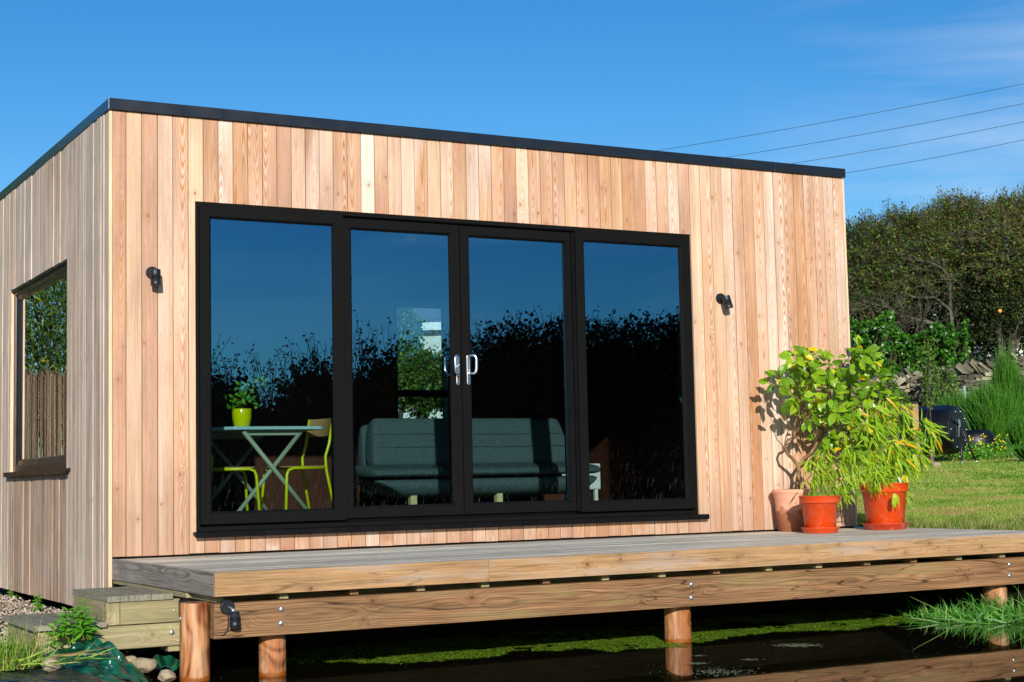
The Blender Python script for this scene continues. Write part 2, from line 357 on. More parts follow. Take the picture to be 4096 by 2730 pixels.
def terracotta():
    t = NT('aged_terracotta'); o = t.obj(); sp = t.n('ShaderNodeSeparateXYZ'); t.l(o, sp.inputs[0])
    z = sp.outputs[2]; n = t.noise(o, 22, 5, .65); n2 = t.noise(o, 120, 3, .7); n0 = t.noise(o, 7, 3)
    base = t.mix(n0, lin('d39070'), lin('e6ae92'))
    lowm = t.mr(t.m('ADD', z, t.m('MULTIPLY', t.m('SUBTRACT', n, .5), .42)), .19, .13, 0, 1)
    c = t.mix(t.m('MULTIPLY', lowm, .75), base, lin('8f4f26'))
    c = t.mix(t.mr(t.m('MULTIPLY', n2, t.mr(lowm, 0, 1, .7, 1.12)), .62, .68, 0, .8), c, lin('4a2513'))
    return t.end(t.pbr(c, .8, 0, t.bump(n2, .2, .002), .2))
M['terracotta'] = terracotta()
def oldsaucer(nm='chalky_orange_plastic', c='bf3b16', k=.6, ro=.4):
    t = NT(nm); o = t.obj(); n = t.noise(o, 18, 5, .7, .6)
    return t.end(t.pbr(t.mix(t.mr(n, .5, .7, 0, k), lin(c), lin('d8927c')), t.mr(n, .4, .7, ro-.08, ro+.15), 0, None, .4))
M['orange'] = oldsaucer('scuffed_orange_plastic', 'dc4a14', .22, .3)
M['saucer'] = oldsaucer()
def leafmat(name, stops, trans=.35, rough=.4, spec=.4, tcol=None):
    t = NT(name); at_ = t.n('ShaderNodeAttribute', attribute_name='rnd'); c = t.ramp(at_.outputs['Fac'], stops)
    nz = t.noise(t.obj(), 70, 2); v = t.mr(nz, .3, .7, .8, 1.2); c = t.mix(1., c, t.vec(v, v, v), 'MULTIPLY')
    p = t.pbr(c, rough, 0, None, spec); tr = t.n('ShaderNodeBsdfTranslucent')
    t.l(t.mix(1., c, lin(tcol or 'f0ff80'), 'MULTIPLY'), tr.inputs[0]); mx = t.n('ShaderNodeMixShader'); mx.inputs[0].default_value = trans
    t.l(p.outputs[0], mx.inputs[1]); t.l(tr.outputs[0], mx.inputs[2]); return t.end(mx)
M['lemonleaf'] = leafmat('lemon_leaf', [(0, lin('467216')), (.4, lin('709a1c')), (.8, lin('9ebc24')), (.93, lin('ccd02a')), (1, lin('f0c010'))], .32, .3, .35)
M['bamboo'] = leafmat('bamboo_leaf', [(0, lin('5a8c14')), (.45, lin('8ab01c')), (.85, lin('b4c828')), (.93, lin('dccf3a')), (1, lin('f0a014'))], .35, .4, .3)
M['treeleaf'] = leafmat('autumn_tree_leaf', [(0, lin('1c350a')), (.3, lin('38601a')), (.55, lin('5c7a22')), (.78, lin('6a6428')), (.93, lin('90802c')), (1, lin('d0a020'))], .3, .5, .3)
M['ivy'] = leafmat('ivy_leaf', [(0, lin('16380a')), (.5, lin('305f12')), (.85, lin('478018')), (1, lin('74a428'))], .15, .35, .35)
M['hedgeleaf'] = leafmat('hedge_leaf', [(0, lin('1a3010')), (.6, lin('35521c')), (1, lin('647826'))], .15, .5)
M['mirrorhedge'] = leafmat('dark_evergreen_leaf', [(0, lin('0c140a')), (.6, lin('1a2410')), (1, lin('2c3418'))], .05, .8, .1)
M['willow'] = leafmat('willow_leaf', [(0, lin('2f5414')), (.6, lin('52782a')), (.9, lin('8aa03a')), (1, lin('c9b42a'))], .35, .4)
M['grass'] = leafmat('grass_blade', [(0, lin('4a7a18')), (.4, lin('74a02a')), (.75, lin('a0bc4a')), (.9, lin('c0b86c')), (1, lin('caa87a'))], .35, .5)
M['lawngrass'] = leafmat('lawn_blade', [(0, lin('446618')), (.3, lin('6e9a2a')), (.6, lin('98bc42')), (.85, lin('b8b664')), (1, lin('bc9c68'))], .3, .55)
M['drygrass'] = leafmat('dry_grass_blade', [(0, lin('3f6a1a')), (.45, lin('6f8f2e')), (.75, lin('a89a5a')), (1, lin('c4a87a'))], .3, .55)
M['longgrass'] = leafmat('waterside_grass', [(0, lin('24601c')), (.5, lin('569a38')), (.85, lin('98c860')), (1, lin('dce0a0'))], .3, .4, tcol='d0ffa0')
M['weedleaf'] = leafmat('weed_leaf', [(0, lin('3c7a18')), (.5, lin('63a428')), (.88, lin('6fae2c')), (.95, lin('b8b03a')), (1, lin('b87a30'))], .35, .4)
M['broom'] = leafmat('broom_stem', [(0, lin('2c5a14')), (.5, lin('447f20')), (1, lin('78a83a'))], .2, .5)
M['duck'] = leafmat('duckweed_leaf', [(0, lin('4d740e')), (.6, lin('739a1a')), (1, lin('a2be4c'))], .1, .5, .3)
def bark(name, a, b, sc=40):
    t = NT(name); o = t.gen(); n = t.noise(o, sc, 5, .65); n2 = t.noise(o, sc*.2, 3)
    c = t.mix(t.mr(t.m('ADD', t.m('MULTIPLY', n, .6), t.m('MULTIPLY', n2, .4)), .4, .62, 0, 1), lin(a), lin(b))
    return t.end(t.pbr(c, .85, 0, t.bump(n, .6, .01), .2))
M['bark'] = bark('lichen_bark', '2a261c', '6c6a58', 14)
M['twig'] = bark('twig_bark', '33281b', '746a50', 3)
M['darktwig'] = bark('hedge_twig_bark', '1d1812', '3a3020', 3)
M['lemonbark'] = bark('lemon_bark', '6e5236', 'a08660', 30)
M['stem'] = simple('green_stem', '6f7a2a', .6)
M['soil'] = simple('potting_soil', '2c1a10', .95, bump=1., scale=90)
def glass(name, tint, refl, rtint, bumpst=0., bscale=(1, 1, 1), streak=0.):
    t = NT(name)
    tr = t.n('ShaderNodeBsdfTransparent'); tr.inputs[0].default_value = tint
    gl = t.n('ShaderNodeBsdfGlossy'); gl.inputs['Roughness'].default_value = 0.0; gl.inputs['Color'].default_value = rtint
    if bumpst:
        sp = t.n('ShaderNodeSeparateXYZ'); t.l(t.gen(), sp.inputs[0])
        nz = t.noise(t.vec(t.m('MULTIPLY', sp.outputs[0], bscale[0]), t.m('MULTIPLY', sp.outputs[1], bscale[1]), t.m('MULTIPLY', sp.outputs[2], bscale[2])), 1., 2, .5)
        t.l(t.bump(nz, bumpst, .01), gl.inputs['Normal'])
    lw = t.n('ShaderNodeFresnel'); lw.inputs[0].default_value = 1.5
    fac = t.m('MULTIPLY_ADD', lw.outputs[0], 1.0, refl, True)
    mx = t.n('ShaderNodeMixShader'); t.l(fac, mx.inputs[0]); t.l(tr.outputs[0], mx.inputs[1]); t.l(gl.outputs[0], mx.inputs[2])
    sh = mx
    if streak:
        sp = t.n('ShaderNodeSeparateXYZ'); t.l(t.gen(), sp.inputs[0])
        x, z = sp.outputs[0], sp.outputs[2]
        s1 = t.noise(t.vec(t.m('ADD', t.m('MULTIPLY', x, 130.), t.m('MULTIPLY', z, -28.)), 0., t.m('MULTIPLY', z, 9.)), 1., 4, .75)
        dots = t.n('ShaderNodeTexVoronoi', feature='F1'); dots.inputs['Scale'].default_value = 34.; t.l(t.gen(), dots.inputs['Vector'])
        m1 = t.m('MULTIPLY', t.mr(s1, .60, .78, 0, 1), t.mr(z, .75, .25, 0, 1))
        m2 = t.m('MULTIPLY', t.mr(dots.outputs['Distance'], .09, .05, 0, 1), .6)
        df = t.n('ShaderNodeBsdfDiffuse'); df.inputs[0].default_value = (.5, .58, .58, 1)
        m3 = t.n('ShaderNodeMixShader'); t.l(t.m('MULTIPLY', t.m('MAXIMUM', m1, t.m('MULTIPLY', m2, .4)), streak), m3.inputs[0]); t.l(mx.outputs[0], m3.inputs[1]); t.l(df.outputs[0], m3.inputs[2]); sh = m3
    return t.end(sh)
M['glass'] = glass('blue_tinted_glass', (.76, .88, .89, 1), .24, (.22, .66, 1.0, 1), 0, (3, 3, 9), .3)
M['sideglass'] = glass('rippled_side_glass', (.5, .6, .6, 1), .45, (.9, .95, 1.0, 1), .012, (2, 3, 26))
M['clearglass'] = glass('clear_glass', (.62, .78, .82, 1), .02, (1, 1, 1, 1))
def tarp(name, c, c2, dust):
    t = NT(name); o = t.gen(); n = t.noise(o, 9, 2.5, .5, .5); n2 = t.noise(o, 60, 3, .6)
    cc = t.mix(t.mr(n, .35, .7, 0, 1), lin(c), lin(c2)); cc = t.mix(t.m('MULTIPLY', t.mr(t.noise(o, 22, 5, .7, 1.), .56, .75, 0, 1), .35), cc, lin(dust))
    return t.end(t.pbr(cc, t.mr(n2, .3, .7, .2, .36), 0, t.bump(t.m('ADD', t.m('MULTIPLY', n2, .04), t.m('MULTIPLY', n, 1.6)), .9, .05), 1.0))
M['tarp'] = tarp('green_tarpaulin', '053c28', '0a5e44', '2a5a4c')
M['liner'] = tarp('black_pond_liner', '0e1418', '1c262c', '5d6468')
def water():
    t = NT('pond_water'); o = t.gen(); n = t.noise(o, 3.5, 3, .5)
    return t.end(t.pbr((.006, .005, .002, 1), .02, 0, t.bump(n, .015, .01), .5, IOR=1.34))
M['water'] = water()
def ground_mat(name, stops, sc, bst=.6):
    t = NT(name); o = t.gen(); n = t.noise(o, sc, 6, .65); n2 = t.noise(o, sc*.12, 3)
    return t.end(t.pbr(t.ramp(t.m('ADD', t.m('MULTIPLY', n, .6), t.m('MULTIPLY', n2, .4)), stops), .95, 0, t.bump(n, bst, .02), .1))
M['lawnbase'] = ground_mat('lawn_soil_green', [(.3, lin('2c3a12')), (.5, lin('455a1e')), (.62, lin('5a6a2a')), (.75, lin('6a5f34'))], 22)
M['mud'] = ground_mat('dark_bank_soil', [(.3, lin('120d08')), (.6, lin('2a2016')), (.8, lin('3c2f20'))], 14)
M['gravel'] = ground_mat('gravel_bed', [(.3, lin('6c6052')), (.6, lin('8f8272')), (.8, lin('b4a894'))], 60)
def stone(name, a, b, c, sc=8):
    t = NT(name); o = t.gen(); n = t.noise(o, sc, 6, .65); n2 = t.noise(o, sc*9, 3, .7); at_ = t.n('ShaderNodeAttribute', attribute_name='rnd')
    cc = t.ramp(t.m('ADD', t.m('MULTIPLY', n, .65), t.m('MULTIPLY', at_.outputs['Fac'], .4)), [(.3, lin(a)), (.55, lin(b)), (.8, lin(c))])
    return t.end(t.pbr(cc, .85, 0, t.bump(t.m('ADD', n2, n), .5, .01), .2))
M['boulder'] = stone('pale_boulder', '9c8c70', 'bfb094', 'd8ccb2')
M['pebble'] = stone('gravel_pebble', '83705c', 'b3a28e', 'dcd2c2', 3)
M['wallstone'] = stone('drystone_slab', '3c3a31', '77725f', 'b0a689', 2.5)
M['speck'] = simple('floating_seed', '9aa07a', .8)
M['reed'] = wood('willow_screen', [(0, lin('5d4128')), (.3, lin('8f7a5c')), (.6, lin('6b4c30')), (.85, lin('b09a7c')), (1, lin('3d2a1a'))], '3a2514', .3, 10, 1, 0, width=.03, fibre=.3)
# ------------------------------------------------------------------ world, sun
SV = Vector((.43, 1., -.40)).normalized()
w = bpy.data.worlds.new('World'); scn.world = w; w.use_nodes = True; wt = w.node_tree; wt.nodes.clear()
wo = wt.nodes.new('ShaderNodeOutputWorld'); bg = wt.nodes.new('ShaderNodeBackground'); sky = wt.nodes.new('ShaderNodeTexSky'); sky.sky_type = 'NISHITA'
sky.sun_disc = False; sky.sun_elevation = math.asin(-SV.z); sky.sun_rotation = math.atan2(-SV.x, -SV.y); sky.air_density = 1.0; sky.dust_density = .3; sky.ozone_density = 2.2; sky.altitude = 0
hs = wt.nodes.new('ShaderNodeHueSaturation'); hs.inputs['Saturation'].default_value = 1.42; hs.inputs['Value'].default_value = 1.0
tc = wt.nodes.new('ShaderNodeTexCoord'); mp = wt.nodes.new('ShaderNodeMapping'); mp.inputs['Scale'].default_value = (1.2, 1.2, 7.); mp.inputs['Rotation'].default_value = (.25, .1, 0); mp.inputs['Location'].default_value = (3.3, 1.2, .4)
cn = wt.nodes.new('ShaderNodeTexNoise'); cn.inputs['Scale'].default_value = 2.6; cn.inputs['Detail'].default_value = 7; cn.inputs['Roughness'].default_value = .58; cn.inputs['Distortion'].default_value = .6
cr = wt.nodes.new('ShaderNodeMapRange'); cr.inputs[1].default_value = .46; cr.inputs[2].default_value = .85; cr.inputs[3].default_value = 0; cr.inputs[4].default_value = .75
mxw = wt.nodes.new('ShaderNodeMix'); mxw.data_type = 'RGBA'; mxw.inputs[7].default_value = (6.4, 7.2, 8.6, 1)
L_ = wt.links.new
L_(tc.outputs['Generated'], mp.inputs[0]); L_(mp.outputs[0], cn.inputs['Vector']); L_(cn.outputs[0], cr.inputs[0])
sxw = wt.nodes.new('ShaderNodeSeparateXYZ'); L_(tc.outputs['Generated'], sxw.inputs[0]); m1w = wt.nodes.new('ShaderNodeMapRange'); m1w.inputs[1].default_value = .58; m1w.inputs[2].default_value = .74; L_(sxw.outputs[0], m1w.inputs[0])
m2w = wt.nodes.new('ShaderNodeMapRange'); m2w.inputs[1].default_value = 0; m2w.inputs[2].default_value = -.4; L_(sxw.outputs[1], m2w.inputs[0]); mmw = wt.nodes.new('ShaderNodeMath'); mmw.operation = 'MAXIMUM'; L_(m1w.outputs[0], mmw.inputs[0]); L_(m2w.outputs[0], mmw.inputs[1])
mpw = wt.nodes.new('ShaderNodeMath'); mpw.operation = 'MULTIPLY'; L_(cr.outputs[0], mpw.inputs[0]); L_(mmw.outputs[0], mpw.inputs[1]); L_(mpw.outputs[0], mxw.inputs[0])
tm = wt.nodes.new('ShaderNodeMix'); tm.data_type = 'RGBA'; tm.blend_type = 'MULTIPLY'; tm.inputs[0].default_value = 1; tm.inputs[7].default_value = (.74, .90, 1.04, 1)
L_(sky.outputs[0], hs.inputs['Color']); L_(hs.outputs[0], tm.inputs[6]); L_(tm.outputs[2], mxw.inputs[6]); L_(mxw.outputs[2], bg.inputs[0]); L_(bg.outputs[0], wo.inputs[0])
bg.inputs[1].default_value = .106
sl = bpy.data.lights.new('sun', 'SUN'); sl.energy = 4.6; sl.angle = math.radians(.5); sl.color = (1, .955, .88)
so = bpy.data.objects.new('sun', sl); col.objects.link(so); so.rotation_euler = SV.to_track_quat('-Z', 'Y').to_euler(); so.location = (-8, -20, 12)
scn.view_settings.view_transform = 'Standard'; scn.view_settings.look = 'None'; scn.view_settings.exposure = .18; scn.view_settings.gamma = 1
# ================================================================== THE CABIN
W_ = 5.889; ZT = 2.80
OX0, OX1, OZ0, OZ1 = .535, 4.385, .125, 2.255      # door opening
LY0, LY1, LZ0, LZ1 = 1.12, 3.03, .577, 2.007       # side window opening
YB = 4.1
cabin = tag(empty('garden_cabin', (W_/2, 2, -.34)), 'flat-roofed timber cabin clad in upright larch boards with black trim and glazed doors', 'garden cabin')
cabin.location = (0, 0, 0)
cl = MB(); x = 0.004; edges = [.004]+[.0895+.1*k for k in range(58)]+[5.8885]
for i in range(len(edges)-1):
    a, b = edges[i]+.0024, edges[i+1]-.0024; r = random.random(); dy = random.uniform(0, .0022)
    zb = .012+random.uniform(-.002, .002)
    if b <= OX0 or a >= OX1: cl.plank((a, dy, zb), (b, .02, ZT), 2, r)
    else:
        cl.plank((a, dy, zb), (b, .02, OZ0), 2, r); cl.plank((a, dy, OZ1), (b, .02, ZT), 2, r)
        if a < OX0-.01: cl.plank((a, dy, OZ0), (OX0-.001, .02, OZ1), 2, r)
        if b > OX1+.01: cl.plank((OX1+.001, dy, OZ0), (b, .02, OZ1), 2, r)
tag(cl.build('front_cladding', M['clad'], cabin, bevel=.001), 'honey and cream larch boards')
sd = MB(); y = .0; i = 0
ys = [0.0]
while ys[-1] < YB: ys.append(ys[-1]+random.choice([.1, .1, .1, .06, .13]))
rust = MB()
for i in range(len(ys)-1):
    a, b = ys[i]+.0015, ys[i+1]-.0015; r = random.random(); dx = -.02+random.choice([0, 0, .002, .005, -.002])
    if b <= LY0 or a >= LY1: sd.plank((dx, a, -.337), (.002, b, ZT), 2, r)
    else:
        a2, b2 = max(a, LY0), min(b, LY1)
        sd.plank((dx, a2, LZ1), (.002, b2, ZT), 2, r); rust.plank((dx, a2, -.337), (.002, b2, LZ0-.02), 2, r)
        if a < LY0: sd.plank((dx, a, -.337), (.002, LY0, ZT), 2, r)
        if b > LY1: sd.plank((dx, LY1, -.337), (.002, b, ZT), 2, r)
tag(sd.build('side_cladding', M['cladgrey'], cabin, bevel=.0015), 'silver-grey weathered boards on the left side')
tag(rust.build('side_cladding', M['cladrust'], cabin, bevel=.0015), 'browner sheltered boards below the side window')
tr = MB(); tr.plank((-.0195, -.001, -.337), (.0025, -.0002, ZT), 2, .3); tr.build('corner_trim', M['trim'], cabin); tr = MB(); tr.plank((5.890, .001, .012), (5.908, .06, ZT), 2, .7)
tr.build('corner_trim', M['trim'], cabin)
core = MB()
for lo, hi in (((.004, .023, -.3), (OX0-.002, .2, ZT)), ((OX1+.002, .023, -.3), (5.886, .2, ZT)), ((OX0-.001, .0235, OZ1+.002), (OX1+.001, .199, ZT-.002)), ((OX0-.001, .0235, -.29), (OX1+.001, .199, OZ0-.002)),
               ((.005, .202, -.3), (.2, LY0-.002, ZT-.003)), ((.005, LY1+.002, -.3), (.2, YB, ZT-.003)), ((.006, LY0-.001, LZ1+.002), (.199, LY1+.001, ZT-.004)), ((.006, LY0-.001, -.29), (.199, LY1+.001, LZ0-.002)),
               ((5.7, .202, -.3), (5.886, YB, ZT-.003)), ((.202, 3.9, -.3), (3.6, YB, ZT-.003)), ((4.28, 3.9, -.3), (5.698, YB, ZT-.003)), ((3.602, 3.901, 2.14), (4.278, YB, ZT-.004)), ((3.602, 3.901, -.29), (4.278, YB, .95))):
    core.box(lo, hi)
core.build('wall_core', M['dark'], cabin)
lin_ = MB()
def lining(ax, lo, hi, pos, th, hole=None):
    # lining boards, 0.3 m wide, ax = wall normal axis (0/1)
    o = 1-ax; a = lo
    while a < hi-1e-3:
        b = min([v for v in [a+.3, hi]+([hole[0], hole[1]] if hole else []) if v > a+1e-4]); segs = [(.17, 2.52)]
        if hole and (a+b)/2 > hole[0] and (a+b)/2 < hole[1]: segs = [(.17, hole[2]), (hole[3], 2.52)]
        for z0, z1 in segs:
            l = [0, 0, z0]; h = [0, 0, z1]; l[ax] = min(pos, pos+th); h[ax] = max(pos, pos+th); l[o] = a+.001; h[o] = b-.001
            lin_.plank(l, h, 2)
        a = b
lining(1, .215, 5.68, 3.7, .19, (3.6, 4.28, .95, 2.14)); lining(0, .2, 3.7, 5.68, .015); lining(0, .2, 3.7, .2, .012, (LY0, LY1, LZ0, LZ1))
lining(1, .2, 5.68, .2, .012, (OX0, OX1, OZ0, OZ1))
lin_.build('interior_lining', M['interior'], cabin)
fl = MB(); fl.plank((.215, .2, .1), (5.68, 3.7, .17), 0, .4); fl.build('floor', simple('brown_floor', '5c4a38', .6), cabin)
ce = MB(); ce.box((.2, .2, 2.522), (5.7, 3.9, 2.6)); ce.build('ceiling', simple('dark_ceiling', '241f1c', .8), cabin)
rf = MB(); rf.box((.0, .0, 2.803), (5.89, YB, 2.85)); rf.build('roof', M['membrane'], cabin)
sm = [aty(p, 450, -.02)[0] for p in (888, 1762, 3092)]
fs = MB(); xs = [-.024]+sm+[5.912]
for i in range(len(xs)-1): fs.box((xs[i]+(.001 if i else 0), -.022, ZT), (xs[i+1]-.001, -.003, 2.872)); 
fs.box((-.02, -.003, 2.853), (5.908, .1, 2.870))
fs.build('fascia', M['fasciametal'], cabin, bevel=.002)
fs = MB(); yy = [-.022+.0005, aty(325, 480, -.02)[1], .62, YB]
fs.box((-.026, -.0215, ZT+.0005), (-.0045, .66, 2.8715)); fs.box((-.026, .6625, ZT+.0005), (-.0045, YB+.02, 2.8715)); fs.box((-.0045, .0, 2.8535), (.1, YB, 2.8705))
fs.build('fascia', M['fasciagloss'], cabin, bevel=.002)
fs = MB(); fs.box((-.0275, -.0235, ZT-.001), (-.0235, -.0195, 2.873)); fs.build('fascia_joint', M['steel'], cabin)
def ringframe(mb, rect, prof, ax=1, mi=0):
    A0, A1, Z0, Z1 = rect; b = len(mb.v); n = len(prof)
    for s, d in prof:
        for (p, z) in ((A0+s, Z0+s), (A1-s, Z0+s), (A1-s, Z1-s), (A0+s, Z1-s)):
            mb.v.append((p, d, z) if ax == 1 else (d, p, z))
    for i in range(n-1):
        for k in range(4):
            k2 = (k+1) % 4; mb.face((b+i*4+k, b+i*4+k2, b+(i+1)*4+k2, b+(i+1)*4+k), None, mi)
def pane(name, rect, d, ax, mat, parent):
    mb = MB(); A0, A1, Z0, Z1 = rect
    if ax == 1: mb.box((A0, d, Z0), (A1, d+.006, Z1))
    else: mb.box((d, A0, Z0), (d+.006, A1, Z1))
    o = mb.build(name, [M['clearpane'], mat], parent)
    mi = [0]*6
    for p in o.data.polygons:
        if p.normal[ax] < -.9: mi[p.index] = 1
    o.data.polygons.foreach_set('material_index', mi); return o
t_ = NT('pane_body'); tb = t_.n('ShaderNodeBsdfTransparent'); tb.inputs[0].default_value = (.97, 1, .99, 1); M['clearpane'] = t_.end(tb)
df = MB()
ringframe(df, (OX0, OX1, .148, OZ1), [(0, .13), (0, .010), (.026, .010), (.030, .016), (.034, .05), (.034, .13), (0, .13)])
df.build('door_frame', M['frame'], cabin, bevel=.0015)
tk = MB(); tk.box((1.55, .052, 2.150), (3.38, .125, 2.222)); tk.build('door_track', M['frameprofile'], cabin); tk = MB(); tk.box((.58, .066, .165), (4.345, .125, .215)); tk.build('door_track', M['frameprofile'], cabin)
si = MB(); si.box((.512, -.052, .126), (4.442, .02, .147)); si.box((.512, -.056, .110), (4.442, -.050, .146)); si.build('door_sill', M['frameprofile'], cabin, bevel=.002)
def panel(name, rect, yf, gy, wid=.082, lab=None):
    mb = MB(); ringframe(mb, rect, [(0, yf+.06), (0, yf+.002), (.002, yf), (wid-.016, yf), (wid-.012, yf+.004), (wid, gy-.001), (wid, yf+.06), (0, yf+.06)])
    o = mb.build(name, M['frame'], cabin)
    if lab: o['label'] = lab
    A0, A1, Z0, Z1 = rect
    pane('pane', (A0+wid-.004, A1-wid+.004, Z0+wid-.004, Z1-wid+.004), gy, 1, M['glass'], o); return o
panel('fixed_window', (.563, 1.556, .191, 2.230), .001, .022, .080, 'leftmost fixed pane of the front glazing')
panel('fixed_window', (3.372, 4.362, .191, 2.230), .001, .022, .080, 'rightmost fixed pane of the front glazing')
d2 = panel('sliding_door', (1.556, 2.443, .201, 2.219), .036, .058, .078, 'left sliding door with lock')
d3 = panel('sliding_door', (2.449, 3.374, .201, 2.217), .036, .058, .079, 'right sliding door')
dr = MB(); dr.box((3.300, .030, .27), (3.316, .070, 2.15)); dr.box((3.345, .02, .2), (3.371, .06, 2.215)); dr.build('weather_strip', M['frameprofile'], d3)
def dhandle(px0, px1, parent, side, lock):
    c0 = aty(px0, 1480, .03); c1 = aty(px1, 1480, .03); xc = (c0[0]+c1[0])/2
    zt, zb = aty(px0, 1421, .03)[2], aty(px0, 1541, .03)[2]
    mb = MB(); wd = .0125
    n = 8; poly = [(xc+wd*math.cos(math.pi*k/n), zt-wd+wd*math.sin(math.pi*k/n)) for k in range(n+1)]+[(xc-wd*math.cos(math.pi*k/n), zb+wd-wd*math.sin(math.pi*k/n)) for k in range(n+1)]
    mb.prism(poly, 1, .026, .036); o = mb.build('backplate', M['chrome'], parent, bevel=.002, seg=2)
    g = MB(); h0, h1 = zt-.004, zt-.004-.126; L = .062; s = side
    yy = .028; pts = [(xc, yy, h0), (xc+s*.012, yy-.02, h0), (xc+s*.026, yy-.035, h0), (xc+s*.038, yy-.042, h0-.012), (xc+s*.041, yy-.044, h0-.028), (xc+s*.041, yy-.044, h1+.028), (xc+s*.038, yy-.042, h1+.012), (xc+s*.026, yy-.035, h1), (xc+s*.012, yy-.02, h1), (xc, yy, h1)]
    g.tube(pts, .0088, 12); g.build('handle', M['chrome'], parent)
    if lock:
        k = MB(); k.tube([(xc, .027, zb+.055), (xc, .021, zb+.055)], .0085, 14); k.prism([(xc-.004, zb+.030), (xc+.004, zb+.030), (xc+.004, zb+.052), (xc-.004, zb+.052)], 1, .022, .027); k.build('lock_cylinder', M['brass'], parent)
        k = MB(); k.tube([(xc, .026, zb+.125), (xc, .014, zb+.125)], .007, 12); k.tube([(xc, .016, zb+.125), (xc+.002, .012, zb+.142)], .005, 10); k.build('thumb_turn', M['chrome'], parent)
dhandle(1824, 1838, d2, -1, True); dhandle(1866, 1881, d3, 1, False)
ih = MB(); p0 = aty(1790, 1424, .14); p1 = aty(1790, 1490, .14); xx = p0[0]; 
ih.tube([(2.40, .10, p0[2]), (xx-.01, .13, p0[2]), (xx-.022, .14, p0[2]-.012), (xx-.022, .14, p1[2]+.012), (xx-.01, .13, p1[2]), (2.40, .10, p1[2])], .0065, 10); ih.build('inner_handle', M['chrome'], d2)
# side window
swf = MB(); ringframe(swf, (LY0, LY1, LZ0, LZ1), [(0, .17), (0, .002), (.045, .002), (.05, .018), (.085, .022), (.10, .040), (.10, .17), (0, .17)], 0)
sw = swf.build('side_window', M['brownframe'], cabin, bevel=.002); sw['label'] = 'upright dark-framed window in the grey side wall'
pane('pane', (LY0+.095, LY1-.095, LZ0+.095, LZ1-.095), .034, 0, M['sideglass'], sw)
rv = MB(); rv.plank((-.016, LY1-.012, LZ0), (.001, LY1-.001, LZ1), 2, .6); rv.build('reveal', M['trim'], sw); rv = MB(); rv.plank((-.016, LY0+.001, LZ0), (.001, LY0+.008, LZ1), 2, .3); rv.build('reveal', M['trim'], sw)
rv = MB(); rv.box((-.018, LY0, LZ1-.018), (.0015, LY1, LZ1-.001)); rv.build('head_trim', M['brownframe'], sw)
rv = MB(); rv.prism([(-.056, LZ0-.022), (.05, LZ0-.012), (.05, LZ0+.005), (-.056, LZ0-.004)], 1, LY0-.125, LY1+.055); rv.box((-.060, LY0-.125, LZ0-.040), (-.053, LY1+.055, LZ0-.003)); rv.box((-.0605, LY1-.42, LZ0-.041), (-.0525, LY1-.4175, LZ0-.002))
rv.build('sill', M['brownframe'], sw, bevel=.002)
# rear window
rw = MB(); ringframe(rw, (3.6, 4.28, .95, 2.14), [(0, 4.0), (0, 3.72), (.035, 3.72), (.035, 4.0), (0, 4.0)]); rw.box((3.635, 3.78, 1.235), (4.245, 3.86, 1.30)); o = rw.build('rear_window', M['frameprofile'], cabin)
pane('pane', (3.63, 4.25, .98, 2.11), 3.9, 1, M['clearglass'], o)
# ---- wall lamps
def wall_lamp(px, py, tilt, lab):
    p = aty(px, py, -.02); e = tag(empty('wall_lamp', (p[0], 0, p[2])), lab, 'wall light', 'black cylinder lights on the front wall')
    m = MB(); m.tube([(0, -.0005, 0), (0, -.012, 0)], .0395, 32); m.tube([(0, -.0115, 0), (0, -.022, 0)], .0365, 32); m.build('base_plate', M['lampblack'], e)
    m = MB(); m.tube([(0, -.02, -.002), (.001, -.052, -.010)], .012, 14); m.build('bracket', M['lampblack'], e)
    a = Vector((math.sin(tilt), -.10, -math.cos(tilt))).normalized(); c0 = Vector((0.002, -.068, .012)); 
    def q(d): return c0+a*d
    m = MB(); m.tube([q(0), q(.003), q(.062), q(.0625), q(.066), q(.0665), q(.098), q(.100), q(.0995), q(.085)], [.031, .033, .033, .0315, .0315, .033, .033, .032, .0265, .026], 28, caps=True); m.build('lamp_body', M['lampblack'], e)
    m = MB(); m.tube([q(.088), q(.091)], .0258, 20); m.build('lens', M['lens'], e)
wall_lamp(611, 1091, 0.02, 'black cylinder wall light between the left corner and the glazed doors, pointing straight down')
wall_lamp(2886, 1194, .24, 'black cylinder wall light right of the glazed doors, tilted to the right')
# ================================================================== DECK
deck = tag(empty('timber_deck', (3, -1, 0)), 'silvery timber deck on posts over the pond with a golden edge board and bolted beam', 'deck'); deck.location = (0, 0, 0)
dk = MB(); n = 14; bw = 1.992/n
for i in range(n):
    y1 = -.0-bw*i; xa = .0315
    while xa < 6.02:
        xb = min(6.02, xa+random.uniform(2.2, 4.2)); 
        if 6.02-xb < .8: xb = 6.02
        dk.plank((xa+.001, y1-bw+.003, -.028-random.uniform(0, .001)), (xb-.001, y1-.003, -random.uniform(0.0005, .002)), 0); xa = xb
dk.plank((5.892, .001, -.028), (6.02, .32, -.001), 0)
dk.build('decking', M['deck'], deck, bevel=.003)
fr = MB(); sp_ = aty(1957, 2300, -2.018)[0]
fr.plank((0.0, -2.018, -.121), (sp_-.001, -1.994, -.001), 0, .13); fr.plank((sp_+.001, -2.018, -.121), (6.05, -1.9945, -.0012), 0, .77); fr.build('edge_board', M['fascia'], deck, bevel=.0018)
fr = MB(); fr.plank((0.0005, -1.9935, -.1235), (.030, -.001, -.0005), 1, .4); tag(fr.build('edge_board', M['fasciagrey'], deck, bevel=.003), 'grey weathered edge board at the left end')
fr = MB(); fr.plank((6.022, -1.9935, -.1235), (6.05, .33, -.0005), 1, .4); fr.build('edge_board', M['fascia'], deck, bevel=.003)
